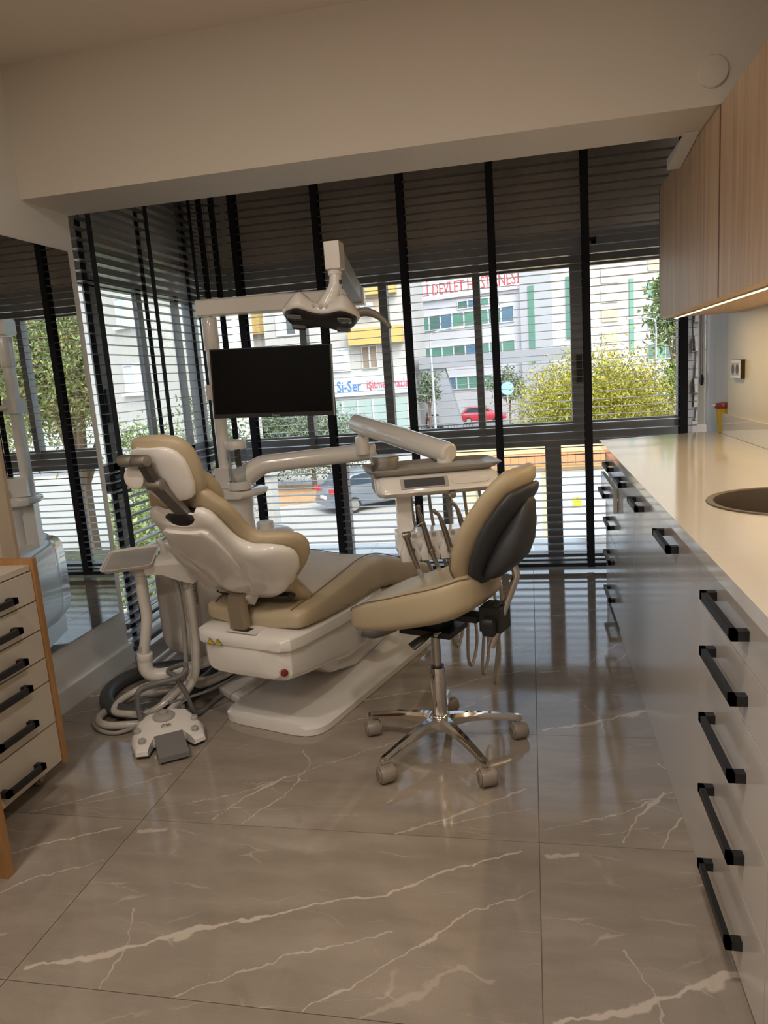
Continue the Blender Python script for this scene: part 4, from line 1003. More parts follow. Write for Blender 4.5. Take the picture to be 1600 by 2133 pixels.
single('pedal_cable', B().tube([(-1.497, 2.335, 0.072), (-1.500, 2.335, 0.13), (-1.492, 2.345, 0.185), (-1.45, 2.40, 0.19), (-1.38, 2.43, 0.20), (-1.345, 2.45, 0.225), (-1.37, 2.48, 0.235), (-1.45, 2.50, 0.20), (-1.40, 2.46, 0.19), (-1.37, 2.47, 0.12), (-1.35, 2.50, 0.02), (-1.33, 2.66, 0.010), (-1.28, 2.86, 0.012), (-1.22, 2.97, 0.09)], 0.010, 10, 5), GREYP, 'dark grey cable rising from the foot pedal and looping round the hoses', 'cable')
single('power_cable', B().tube([(-1.42, 2.42, 0.10), (-1.30, 2.55, 0.10), (-1.20, 2.72, 0.13), (-1.17, 2.82, 0.20)], 0.006, 8, 6), GREYP, 'thin dark cable running from the foot pedal bundle to the chair', 'cable')

# ------------------------------------------------------------------ foot control
FP = Vector((-1.405, 2.35, 0)); fa = Vector((0.82, 0.57, 0)).normalized(); fq = Vector((0.57, -0.82, 0)).normalized()
TF = frame4(FP, fa, -fq, (0, 0, 1))      # x = lateral, y = backwards
fp = thing('foot_pedal', 'white foot control with grey pedal plate on the marbled floor', 'foot pedal', FP)
ol_ = [(-.055, .085), (.055, .085), (.10, .055), (.135, -.06), (.125, -.14), (.085, -.155), (.06, -.10), (-.06, -.10), (-.085, -.155), (-.125, -.14), (-.135, -.06), (-.10, .055)]
b = B(TF); f_lo = [(x*1.0, y, 0.012) for x, y in ol_]
b.loft([[(x*k, y*k, z if y > 0.05 else z - 0.028*max(0, min(1, (0.05-y)/0.2))*hh) for x, y in ol_] for k, z, hh in ((0.97, 0.010, 0), (1.0, 0.014, 0), (0.985, 0.045, 0.6), (0.90, 0.066, 1), (0.84, 0.070, 1))])
obj('housing', b, WHITE, fp, 30)
obj('rubber_base', B(TF).loft([[(x*0.95, y*0.95, z) for x, y in ol_] for z in (0.0, 0.0098)]), BLACK, fp, 30)
b = B(TF @ Matrix.Translation((0.0, -0.155, 0.030)) @ Matrix.Rotation(R(7), 4, 'X'))
b.box(-0.052, 0.052, -0.075, 0.085, -0.010, 0.010, 0.008, 3)
obj('pedal_plate', b, mat('pedal_grey', (0.20, 0.195, 0.19), 0.5), fp)
obj('pedal_base', B(TF).box(-0.045, 0.045, -0.22, -0.105, 0.002, 0.013, 0.003), BLACK, fp)
ck = obj('centre_button', B(TF).lathe([(0.042, 0.064), (0.042, 0.072), (0.034, 0.078), (0.022, 0.080)], (0.0, 0.030, 0), 30), LGREY, fp)
obj('button_tip', B(TF).lathe([(0.017, 0.0805), (0.017, 0.088), (0.013, 0.091)], (0.0, 0.030, 0), 24), LGREY, ck)
for x, y, z in ((-0.105, -0.035, 0.055), (-0.095, -0.105, 0.045), (0.105, -0.035, 0.055), (0.095, -0.105, 0.045)):
    obj('side_button', B(TF).lathe([(0.013, z), (0.013, z+0.012), (0.010, z+0.015)], (x, y, 0), 20), LGREY, fp)
for x in (-0.075, 0.075):
    obj('hose_nipple', B(TF).cyl((x, 0.06, 0.05), (x+0.004, 0.064, 0.082), 0.009, n=12).tube([(x-0.012, 0.06, 0.070), (x+0.0, 0.06, 0.088), (x+0.024, 0.062, 0.10)], 0.003, 6, 3), GREYP, fp)
text('JTEK', 0.018, INK, fp, TF @ frame4((0.0, -0.045, 0.0645), (1, 0, 0), (0, 1, 0.14)), 'brand_text', 0.0006)

# ------------------------------------------------------------------ stool
SO = Vector((-0.343, 2.335, 0)); th = R(20)
SF = Vector((-math.cos(th), math.sin(th), 0)); SL = Vector((-math.sin(th), -math.cos(th), 0))   # forward, towards camera side
TS = frame4(SO, SL, SF, (0, 0, 1))        # x = camera side, y = forward
st = thing('saddle_stool', 'beige leather doctor stool with backrest on chrome five star base', 'stool', SO)
sw = [(.282, .462, .482, .05), (.277, .448, .500, .09), (.262, .438, .522, .118), (.235, .436, .545, .142), (.165, .446, .580, .168), (.08, .462, .606, .185), (0, .482, .632, .193), (-.085, .505, .656, .194), (-.14, .524, .674, .184), (-.172, .542, .684, .162), (-.195, .556, .682, .130), (-.206, .578, .668, .085)]
def stw(p):
    if p.z > 0.40 + 0.0:
        f = p.y; zt = lerp_tab([(-x[0], x[2]) for x in sw], -f); zb = lerp_tab([(-x[0], x[1]) for x in sw], -f)
        k = max(0, (p.z-(zt+zb)/2)/max(1e-3, (zt-zb)/2))
        c = min(1, abs(p.x)/0.17)
        p = Vector((p.x, p.y, p.z - k*0.030*(1-c*c)*min(1, max(0, (0.30-f)/0.1))*(1 if f > -.12 else max(0, (f+.25)/.13))))
    return p
b = B(TS); b.sell([(f, 0, (zb+zt)/2, hw, (zt-zb)/2) for f, zb, zt, hw in sw], 44, 4.2, stw)
ss_ = obj('seat', b, LEATHER, st, 50)
for sx in (-1, 1):
    spts = []
    for f, zb, zt, hw in sw[1:-1]:
        zz = zb + (zt-zb)*0.86
        x = hw*(1-0.72**4.2)**(1/4.2)
        spts.append((sx*(x+0.0015), f, zb + (zt-zb)*0.5*(1+0.72)))
    obj('seam', B(TS).tube(spts, 0.0020, 6, 4), SEAM, ss_)
obj('front_seam', B(TS).tube([(x, .338-0.9*x*x-0.012, .488+0.3*abs(x)) for x in (-.10, -.05, 0, .05, .10)], 0.0018, 6, 4), SEAM, ss_)
# backrest lofted along a leaning curve
bk = [(.612, -.185, .05), (.619, -.190, .085), (.638, -.197, .118), (.672, -.210, .148), (.72, -.230, .164), (.775, -.256, .168), (.83, -.286, .163), (.88, -.316, .150), (.92, -.342, .132), (.948, -.362, .108), (.962, -.373, .08), (.967, -.377, .05)]
def brings(off, hs, th_, curl, bk=bk):
    rs = []
    for i, (z, f, hw) in enumerate(bk):
        a = bk[max(0, i-1)]; c = bk[min(len(bk)-1, i+1)]
        tz, tf = c[0]-a[0], c[1]-a[1]; l = math.hypot(tz, tf); nf, nz = tz/l, -tf/l   # forward normal
        e = 1.0 if 1 < i < len(bk)-2 else 0.62 if i in (1, len(bk)-2) else 0.3
        r = []
        for k in range(36):
            an = 2*math.pi*k/36; ca, sa = math.cos(an), math.sin(an)
            x = hw*hs*math.copysign(abs(ca)**0.7, ca); w_ = off + th_*e*math.copysign(abs(sa)**0.7, sa) + curl*x*x
            r.append((x, f + nf*w_, z + nz*w_))
        rs.append(r)
    return rs
b = B(TS); b.loft(brings(0.036, 1.0, 0.032, 1.3)); bs_ = obj('backrest', b, LEATHER, st, 50)
for sx in (-1, 1):
    obj('seam', B(TS).tube([(sx*(hw*0.965+0.001), f+0.040+1.3*hw*hw, z+0.02) for z, f, hw in bk[2:-2]], 0.0018, 6, 4), SEAM, bs_)
b = B(TS); rs = brings(-0.006, 0.86, 0.018, 1.25, [(.628, -.194, .04), (.634, -.197, .08)] + bk[3:9] + [(.940, -.357, .075), (.945, -.361, .04)])
obj('back_shell', B(TS).loft(rs), SHELLK, st, 50)
b = B(TS); b.loft([[(wd*math.copysign(abs(math.cos(a_))**0.7, math.cos(a_)), f0 - dp*0.5 + dp*0.6*math.copysign(abs(math.sin(a_))**0.8, math.sin(a_)), z0 + 0.25*dp*math.sin(a_)) for a_ in [2*math.pi*k/24 for k in range(24)]]
    for z0, f0, wd, dp in ((.655, -.215, .07, .02), (.662, -.219, .088, .04), (.69, -.232, .096, .058), (.73, -.252, .096, .072), (.78, -.276, .085, .070), (.84, -.308, .060, .050), (.89, -.336, .040, .026), (.905, -.345, .02, .012))])
obj('shell_spine', b, SHELLK, st, 60)
obj('back_rod', B(TS).tube([(0, -.262, .715), (0, -.285, .695), (0, -.300, .655), (0, -.290, .62), (0, -.245, .51), (0, -.205, .40)], [0.0125]*6, 14, 4), CHROME, st)
kb = obj('tilt_block', B(TS).box(-.042, .042, -.258, -.185, .465, .545, .010, 3).box(-.03, .03, -.17, -.02, .485, .505, .005), BLACK, st)
obj('tilt_knob', B(TS).sell([(-.245, .050, .487, .006, .024), (-.240, .057, .487, .014, .030), (-.205, .057, .487, .014, .030), (-.20, .050, .487, .006, .024)], 20, 2.4), BLACK, kb)
for k in range(5): obj('block_rib', B(TS).box(-.035, .035, -.215-.008*k, -.211-.008*k, .5452, .551), BLACK, kb)
obj('mechanism', B(TS).box(-.07, .07, -.09, .10, .432, .452, .006).box(-.05, .05, -.05, .06, .45, .50, .006), BLACK, st)
obj('height_lever', B(TS).tube([(.06, -.035, .445), (.10, -.03, .452), (.135, -.02, .447), (.165, .0, .430)], [.010, .012, .020, .022], 12, 4, flat=0.4), BLACK, st)
obj('lever_pin', B(TS).cyl((.075, -.055, .455), (.10, -.055, .455), .008, n=12), CHROME, st)
obj('gas_piston', B(TS).cyl((0, 0, .28), (0, 0, .45), .0155, n=20), STEEL, st)
obj('gas_collar', B(TS).cyl((0, 0, .296), (0, 0, .304), .024, n=20), BLACK, st)
obj('gas_column', B(TS).cyl((0, 0, .085), (0, 0, .30), .0265, n=28, bev=.002), CHROME, st)
b = B(Matrix.Translation(SO)); b.lathe([(0.036, 0.075), (0.042, 0.085), (0.040, 0.115), (0.030, 0.128), (0.027, 0.13)], n=30)
obj('base_hub', b, CHROME, st, 40)
for k in range(5):
    a = R(19 + 72*k); Ta = Matrix.Translation(SO) @ Matrix.Rotation(a, 4, 'Z')
    b = B(Ta)
    prof = [(0.022, 0.026, 0.122, 0.078), (0.05, 0.022, 0.124, 0.086), (0.10, 0.018, 0.119, 0.090), (0.16, 0.0155, 0.110, 0.086), (0.22, 0.013, 0.098, 0.076), (0.262, 0.0125, 0.088, 0.068), (0.285, 0.012, 0.084, 0.064), (0.292, 0.008, 0.080, 0.066)]
    b.loft([[(x, -h, zb), (x, -h*0.95, zt-0.010), (x, -h*0.5, zt), (x, h*0.5, zt), (x, h*0.95, zt-0.010), (x, h, zb)] for x, h, zt, zb in prof])
    b.cyl((0.277, 0, 0.052), (0.277, 0, 0.075), 0.0105, n=14)
    obj('base_arm', b, CHROME, st, 32)
    wa = R(8 + 11*k)      # castors swivel
    Tw = Ta @ Matrix.Translation((0.277, 0, 0)) @ Matrix.Rotation(-a + R(24) + (k % 2)*R(10), 4, 'Z')
    cs_ = obj('caster', B(Tw).cyl((-0.024, -0.012, 0.030), (0.024, -0.012, 0.030), 0.0292, n=28, bev=0.004).box(-0.008, 0.008, -0.022, 0.014, 0.046, 0.060, 0.003), TAUPE, st)
    for sx in (-1, 1):
        obj('wheel_disc', B(Tw).cyl((sx*0.0242, -0.012, 0.030), (sx*0.0285, -0.012, 0.030), 0.0235, n=24, bev=0.0015), TAUPE, cs_)
        obj('hub_cap', B(Tw).cyl((sx*0.0286, -0.012, 0.030), (sx*0.0295, -0.012, 0.030), 0.012, n=18), mat('taupe_dark', (0.20, 0.165, 0.145), 0.25), cs_)
#@@OUT
# ------------------------------------------------------------------ outside: ground, road
GZ = -3.5
struct('ground', B().box(-160, 160, 5.3, 190, GZ-0.3, GZ), mat('pale_pavement', (0.42, 0.40, 0.37), 0.9, var=0.10, vscale=0.6))
struct('road', B().prism([(-60, 46), (60, 40), (60, 52), (-60, 58)], GZ+0.001, GZ+0.02, 'z'), mat('asphalt', (0.26, 0.26, 0.27), 0.9, var=0.1, vscale=1))
struct('dry_verge', B().prism([(-14, 24.5), (-7.3, 28.6), (-7.0, 32), (-15, 33)], GZ+0.001, GZ+0.05, 'z'), mat('dry_soil', (0.45, 0.27, 0.14), 0.95, var=0.25, vscale=1.5))
struct('sand_lot', B().prism([(2.2, 7), (14, 7), (16, 18), (3.5, 18)], GZ+0.001, GZ+0.04, 'z'), mat('sand', (0.48, 0.40, 0.30), 0.95, var=0.2, vscale=1.2))
struct('kerb', B().box(-14, -3, 20.2, 20.5, GZ, GZ+0.12).box(-40, 60, 39.2, 39.6, GZ, GZ+0.14), mat('kerb_stone', (0.52, 0.50, 0.47), 0.9))

TEAL = mat('teal_glass', (0.12, 0.28, 0.22), 0.15); TEAL2 = mat('teal_glass_dark', (0.09, 0.18, 0.16), 0.15); TEAL3 = mat('blue_glass', (0.10, 0.20, 0.30), 0.15)
BWH = mat('facade_white', (0.58, 0.58, 0.62), 0.8, var=0.04, vscale=0.3)
BW2 = mat('render_white', (0.45, 0.44, 0.42), 0.85, var=0.06, vscale=0.5)
BTAN = mat('facade_tan', (0.50, 0.42, 0.31), 0.85); BYEL = mat('facade_yellow', (0.56, 0.37, 0.12), 0.8); BWIN = mat('window_dim', (0.10, 0.12, 0.13), 0.2)
CURT = mat('curtain', (0.52, 0.60, 0.66), 0.8); SRED = mat('sign_red', (0.60, 0.09, 0.11), 0.6); SBLU = mat('sign_blue', (0.07, 0.20, 0.60), 0.6)

def window_row(T, x0, n, w_, z0, h, m, parent, dep=0.12, split=True, name='window'):
    """row of windows proud of a facade; T x along the wall, y out of it, z up"""
    for i in range(n):
        xa = x0 + i*w_
        f = obj(name, B(T).box(xa, xa+w_, 0.0, dep, z0, z0+0.09).box(xa, xa+w_, 0, dep, z0+h-0.09, z0+h).box(xa, xa+0.06, 0, dep, z0+0.09, z0+h-0.09).box(xa+w_-0.06, xa+w_, 0, dep, z0+0.09, z0+h-0.09), BWH, parent, 0)
        obj('pane', B(T).box(xa+0.06, xa+w_-0.06, 0.02, dep*0.5, z0+0.09, z0+h-0.09), m[(i*7+int(z0*3)) % len(m)] if isinstance(m, list) else m, f, 0)

# hospital
hp0 = Vector((-14.6, 74.9, 0)); hdir = Vector((0.91, -0.4146, 0)).normalized(); hn = Vector((-hdir.y*-1, -hdir.x, 0)).normalized()
hn = Vector((hdir.y, -hdir.x, 0))          # out of the facade, towards the clinic
TH4 = frame4(hp0, hdir, hn, (0, 0, 1))
ho = thing('hospital_building', 'long white hospital with green glass window bands and red roof lettering', 'building', hp0)
obj('main_wall', B(TH4).box(-9, 15.6, -4, 0, GZ, 8.15), BWH, ho)
obj('stair_wall', B(TH4).box(15.6, 18.6, -4, 0.5, GZ, 12.5), mat('facade_grey', (0.45, 0.46, 0.50), 0.8), ho)
obj('corner_wall', B(TH4).box(18.6, 21.0, -4, -0.2, GZ, 12.5), BWH, ho)
gl = [TEAL, TEAL2, TEAL, TEAL3, TEAL]
window_row(TH4, -0.7, 12, 1.29, 2.35, 1.45, gl, ho)
window_row(TH4, -0.7, 12, 1.29, 5.35, 1.45, gl, ho)
window_row(TH4, 4.6, 6, 1.29, -0.45, 1.25, gl, ho)
window_row(TH4, 9.0, 4, 1.1, 7.0, 0.8, gl, ho)
obj('glass_strip', B(TH4).box(16.4, 16.95, 0.5, 0.58, 1.5, 8.2), TEAL, ho)
obj('glass_strip', B(TH4).box(19.6, 20.5, -0.2, -0.1, 3.4, 8.6), TEAL, ho)
obj('parapet', B(TH4).box(-9, 15.6, -0.4, 0.25, 8.15, 8.4), BWH, ho)
Tsg = frame4(hp0 + hn*0.3 + Vector((0, 0, 9.05)), hdir, (0, 0, 1))
text('NAZİLLİ DEVLET HASTANESİ', 1.55, SRED, ho, Tsg @ Matrix.Translation((2.1, 0, 0)), 'roof_lettering', 0.05, 'LEFT', 0.66)
lg = obj('roof_emblem', B(Tsg).loft([[(1.35+rr_*math.cos(a), rr_*math.sin(a), z) for a in [2*math.pi*k/28 for k in range(28)]] for rr_, z in ((0.62, 0), (0.62, 0.08), (0.45, 0.08), (0.45, 0))], cap=False), SRED, ho)
obj('emblem_arc', B(Tsg).loft([[(1.3+rr_*math.cos(a), -0.05+rr_*math.sin(a), z) for a in [math.pi*(0.6+0.9*k/16) for k in range(17)] + [math.pi*(1.5-0.9*k/16) for k in range(17)]] for rr_, z in ((0.40, 0.02), (0.40, 0.09))]), SBLU, lg, 0)
# canopy with slanting pillar in front of the hospital
ca_ = thing('entrance_canopy', 'pale concrete canopy beam resting on one slanting pillar', 'canopy', (-7.0, 60, GZ))
obj('beam', B().box(-8.6, 3.6, 58.5, 62.5, 1.65, 2.55, 0.05), mat('pale_concrete', (0.27, 0.28, 0.31), 0.85), ca_)
b = B(); b.loft([[(x-hw, y0, z), (x+hw, y0, z), (x+hw, y0+1.2, z), (x-hw, y0+1.2, z)] for x, hw, z, y0 in ((-6.0, 0.75, GZ, 58.7), (-7.6, 1.0, 1.65, 58.7))])
obj('slanting_pillar', b, MATS['pale_concrete'], ca_)
# apartment block at the right
ap = thing('apartment_block', 'white apartment block with tan panels behind the yellow tree', 'building', (11, 93, GZ))
TA4 = frame4((6.6, 92, 0), Vector((0.995, 0.1, 0)), Vector((0.1, -0.995, 0)), (0, 0, 1))
obj('wall', B(TA4).box(0, 16, -10, 0, GZ, 22), BW2, ap)
for z in (1.2, 3.2, 5.8, 8.0, 10.2, 12.6): obj('tan_panel', B(TA4).box(2.0, 3.9, 0.0, 0.15, z, z+1.5), BTAN if int(z) % 2 else mat('facade_stripe', (0.44, 0.43, 0.40), 0.8), ap)
obj('green_strip', B(TA4).box(5.2, 5.7, 0, 0.15, 2.0, 10.5), TEAL, ap)
for z in (1.0, 4.6, 8.0, 11.5): window_row(TA4, 7.3, 3, 1.0, z, 1.9, [TEAL, TEAL2], ap)
obj('tan_panel', B(TA4).box(7.4, 8.7, 0, 0.15, 11.2, 13.0), BTAN, ap)

# shop building with the hearing aid sign
sh = thing('shop_building', 'white and yellow shop building with blue and red hearing aid sign', 'building', (-12, 55, GZ))
obj('wall', B().box(-20.0, -9.0, 55, 66, GZ, 10.5), BW2, sh)
obj('yellow_balcony', B().box(-13.2, -9.1, 54.2, 55, 3.75, 4.95), BYEL, sh)
obj('yellow_balcony', B().box(-13.8, -9.4, 54.2, 55, 7.3, 8.5), BYEL, sh)
obj('balcony_recess', B().box(-12.9, -10.2, 54.92, 55, 5.9, 7.3), BTAN, sh)
ac = obj('air_conditioner', B().box(-12.1, -11.2, 54.4, 54.91, 6.0, 6.75, 0.04), BWH, sh)
obj('fan_grille', B().cyl((-11.6, 54.39, 6.38), (-11.6, 54.36, 6.38), 0.28, n=20), LGREY, ac)
obj('sign_board', B().box(-15.6, -8.9, 54.75, 55, 0.0, 1.45), mat('sign_board_white', (0.55, 0.62, 0.70), 0.6), sh)
Tss = frame4((-14.5, 54.72, 0.72), (1, 0, 0), (0, 0, 1))
text('Si-Ser', 1.15, SBLU, sh, Tss, 'sign_lettering', 0.03, 'LEFT', 0.72)
text('işitme cihazları', 0.95, SRED, sh, Tss @ Matrix.Translation((2.35, 0.05, 0)), 'sign_lettering', 0.03, 'LEFT', 0.62)
TSW = frame4((0, 55, 0), (1, 0, 0), (0, -1, 0), (0, 0, 1))
window_row(TSW, -15.0, 3, 0.55, 1.9, 1.7, [CURT, mat('curtain_pale', (0.7, 0.7, 0.7), 0.8)], sh)
window_row(TSW, -12.4, 2, 0.6, 1.95, 1.75, [mat('curtain_brown', (0.25, 0.19, 0.14), 0.8)], sh)
window_row(TSW, -19.0, 3, 0.8, 4.9, 1.7, [CURT, BWIN], sh)
obj('shop_front', B().box(-15.2, -9.2, 54.9, 55, GZ, -0.35), mat('shop_glass', (0.35, 0.44, 0.42), 0.2), sh)
for x in (-14.2, -13.0, -11.8, -10.5): obj('shop_mullion', B().box(x-0.05, x+0.05, 54.82, 54.9, GZ, -0.35), BWH, sh)
s2 = thing('yellow_house', 'white house with yellow upper bands left behind the monitor', 'building', (-24, 58, GZ))
obj('wall', B().box(-36, -20.2, 58, 68, GZ, 12), BW2, s2)
for z in (2.2, 5.4): obj('yellow_band', B().box(-29.5, -20.2, 57.3, 58, z, z+1.9), BYEL, s2)
TS2 = frame4((0, 58, 0), (1, 0, 0), (0, -1, 0), (0, 0, 1))
window_row(TS2, -28.5, 4, 1.2, 7.6, 1.6, [CURT, BWIN], s2); window_row(TS2, -26.5, 3, 1.2, 0.2, 1.5, [BWIN, CURT], s2)

# neighbouring white house seen through the side window
ldir = Vector((0.89, -0.456, 0)).normalized(); lnrm = Vector((ldir.y, -ldir.x, 0))
TLB = frame4((-17.25, 30.3, 0), ldir, lnrm, (0, 0, 1))
lh = thing('neighbour_house', 'white plastered house with curtained windows beyond the side window', 'building', (-17.25, 30.3, GZ))
obj('wall', B(TLB).box(-22, 5.2, -2.5, 0, GZ, 13), BW2, lh)
for z in (-1.3, 1.35, 4.3, 7.3):
    for x in (-0.85, -6.5, -11.5):
        window_row(TLB, x, 2, 0.8, z, 1.3, [CURT, mat('curtain_pale', (0.7, 0.7, 0.7), 0.8)], lh, 0.08)
        obj('sill', B(TLB).box(x-0.15, x+1.75, 0, 0.2, z-0.12, z), BWH, lh)
for x, z in ((-2.95, 2.75), (-2.95, 0.2)): obj('red_panel', B(TLB).box(x, x+0.85, 0, 0.12, z, z+0.6), mat('panel_red', (0.70, 0.10, 0.12), 0.7), lh)
obj('pilaster', B(TLB).box(-3.2, -1.9, 0, 0.06, GZ, 12.9), BWH, lh)

# transformer kiosk close by
ki = thing('transformer_kiosk', 'cream transformer kiosk with white metal doors and terracotta roof edge', 'kiosk', (0.8, 15.5, GZ))
KC = mat('kiosk_cream', (0.60, 0.47, 0.31), 0.85); KD = mat('kiosk_door_white', (0.58, 0.62, 0.66), 0.45)
obj('wall', B().box(-1.35, 3.0, 14.05, 17.4, GZ, -0.62), KC, ki)
obj('roof_slab', B().box(-1.6, 3.2, 13.95, 17.6, -0.62, -0.57).box(-1.55, 3.15, 14.2, 17.55, -0.36, -0.30), mat('kiosk_roof', (0.80, 0.56, 0.27), 0.85), ki)
tl = None
TERRA = mat('terracotta', (0.62, 0.26, 0.12), 0.85)
b = B().box(-1.6, -1.6+0.145, 13.90, 14.25, -0.57, -0.37, 0.02, 2); t0 = obj('roof_tile', b, TERRA, ki)
for i in range(1, 32): inst(t0, ki, (i*0.15, 0, 0))
for x0, x1 in ((-1.05, 0.16), (0.48, 1.75), (1.95, 2.9)):
    d = obj('door', B().box(x0, x1, 13.98, 14.05, GZ+0.1, -0.72, 0.01, 1), KD, ki)
    obj('door_handle', B().box(x1-0.22, x1-0.10, 13.95, 13.98, -1.72, -1.52), GREYP, d)
    for k in range(9): obj('louvre', B().box(x0+0.55, x1-0.40, 13.955, 13.98, -2.55+k*0.062, -2.52+k*0.062), mat('louvre_tan', (0.55, 0.50, 0.42), 0.7), d)
d = [c for c in ki.children if c.name.startswith('door')]
sg = obj('warning_sign', B().box(0.73, 0.89, 13.965, 13.98, -1.40, -1.20), YELL, ki)
obj('sign_symbol', B().prism([(0.77, -1.26), (0.85, -1.26), (0.81, -1.21)], 13.962, 13.966, 'y'), INK, sg)
obj('sign_symbol', B().box(0.76, 0.86, 13.962, 13.966, -1.30, -1.285), INK, sg)
obj('danger_plate', B().box(0.93, 1.20, 13.965, 13.98, -1.38, -1.22), mat('plate_pale', (0.72, 0.62, 0.64), 0.6), ki)
obj('blue_plate', B().box(-0.76, -0.48, 13.965, 13.98, -0.86, -0.75), mat('plate_blue', (0.02, 0.25, 0.70), 0.5), ki)
# garden wall pillar
single('gate_pillar', B().box(-8.9, -8.2, 21.8, 22.4, GZ, -1.55, 0.03).box(-9.0, -8.1, 21.7, 22.5, -1.55, -1.45, 0.02), BW2, 'white garden gate pillar beside the hedge', 'pillar')

# ------------------------------------------------------------------ cars
TYRE = mat('tyre', (0.02, 0.02, 0.02), 0.8); CGL = mat('car_glass', (0.04, 0.06, 0.08), 0.08); LRED = mat('tail_red', (0.55, 0.02, 0.03), 0.3)
def car(label, col, pos, head, L=4.2, H=1.5, W=1.75, group=None):
    hx = Vector((math.cos(head), math.sin(head), 0)); T = frame4((*pos, GZ), hx, (-hx.y, hx.x, 0), (0, 0, 1))
    t = thing('car', label, 'car', (*pos, GZ), group)
    m = mat('paint_%d_%d_%d' % tuple(int(c*99) for c in col), col, 0.25, 0.2, coat=0.6)
    l = L/2
    out = [(-l, .35), (-l-.03, .55), (-l+.05, .92), (-l+.30, 1.0), (-l+.75, H-.06), (-l+1.2, H), (.15, H-.02), (.95, 1.0), (l-.35, .86), (l-.02, .62), (l, .35), (l-.15, .25), (-l+.15, .25)]
    obj('body', B(T).prism(out, -W/2, W/2, 'y', 0.10, 3), m, t)
    gl_ = [(-l+.42, 1.02), (-l+.80, H-.13), (-l+1.2, H-.08), (.1, H-.10), (.78, 1.02)]
    obj('side_glass', B(T).prism(gl_, -W/2-0.004, W/2+0.004, 'y', 0.01, 1), CGL, t)
    obj('rear_glass', B(T).prism([(-l+.28, 1.0), (-l+.70, H-.12), (-l+.78, H-.12), (-l+.40, 1.0)], -W/2+.18, W/2-.18, 'y'), CGL, t)
    obj('windscreen', B(T).prism([(.99, 1.02), (.26, H-.06), (.16, H-.1), (.85, 1.02)], -W/2+.16, W/2-.16, 'y'), CGL, t)
    for x in (-l+.78, l-.82):
        for y in (-W/2+.10, W/2-.10):
            s_ = 1 if y > 0 else -1
            wh = obj('wheel', B(T).cyl((x, y-s_*.1, .31), (x, y+s_*.11, .31), .31, n=24, bev=.04), TYRE, t)
            obj('rim', B(T).cyl((x, y+s_*.11, .31), (x, y+s_*.125, .31), .20, n=14), STEEL, wh)
    for y in (-W/2+.16, W/2-.16):
        obj('tail_light', B(T).box(-l-.045, -l+.12, y-.15, y+.15, .78, .95, .02), LRED, t)
        obj('head_light', B(T).box(l-.2, l+.0, y-.15, y+.15, .62, .74, .02), LENS, t)
    obj('number_plate', B(T).box(-l-.06, -l-.02, -.26, .26, .55, .67), WHITEM, t)
    obj('bumper', B(T).box(-l-.05, -l+.2, -W/2+.05, W/2-.05, .30, .48, .05).box(l-.2, l+.04, -W/2+.05, W/2-.05, .30, .48, .05), m, t)
car('grey hatchback parked on the pale pavement, seen from behind', (0.16, 0.18, 0.22), (-5.9, 26.6), R(38), 4.1)
car('red car parked far off by the slanting pillar', (0.62, 0.03, 0.06), (-4.4, 67.8), R(10), 4.2, 1.55)
car('white car parked far off left of the pillar', (0.75, 0.75, 0.75), (-7.8, 65.2), R(84), 4.2, 1.5)
car('silver grey car parked behind the white one', (0.35, 0.36, 0.38), (-10.3, 70.0), R(80), 4.2)

# ------------------------------------------------------------------ street furniture
def lamp_post(label, x, y, h, dx):
    t = thing('street_lamp', label, 'street lamp', (x, y, GZ))
    obj('post', B().tube([(x, y, GZ), (x, y, GZ+h*0.6), (x, y, GZ+h-0.4), (x+dx*0.25, y, GZ+h), (x+dx, y, GZ+h+0.15)], [0.09, 0.07, 0.06, 0.05, 0.045], 10, 4), mat('lamp_grey', (0.45, 0.46, 0.48), 0.5, 0.5), t)
    obj('lamp_head', B().box(x+dx-0.05*abs(dx)/dx, x+dx+0.7*dx/abs(dx), y-0.12, y+0.12, GZ+h+0.08, GZ+h+0.22, 0.03) if dx > 0 else B().box(x+dx-0.7, x+dx+0.05, y-0.12, y+0.12, GZ+h+0.08, GZ+h+0.22, 0.03), LGREY, t)
lamp_post('grey street lamp in front of the hospital, arm to the right', -5.3, 41, 7.0, 1.2)
lamp_post('grey street lamp before the apartment block, arm to the left', 8.6, 54, 7.4, -1.2)
ts = thing('traffic_sign', 'round blue traffic sign on a thin grey post', 'sign', (-1.35, 46, GZ))
obj('post', B().cyl((-1.35, 46, GZ), (-1.35, 46, 0.4), 0.035, n=8), LGREY, ts)
obj('disc', B().cyl((-1.35, 45.95, 0.05), (-1.35, 45.92, 0.05), 0.40, n=24), mat('sign_disc', (0.25, 0.42, 0.62), 0.5), ts)
rl = thing('street_railing', 'low dark railing along the far pavement', 'railing', (-6.5, 53, GZ))
for i in range(22): obj('bar', B().box(-8.8+i*0.22, -8.76+i*0.22, 52.98, 53.02, GZ, GZ+0.95), SHELLK, rl)
obj('top_rail', B().box(-8.85, -4.1, 52.96, 53.04, GZ+0.95, GZ+1.02), SHELLK, rl)

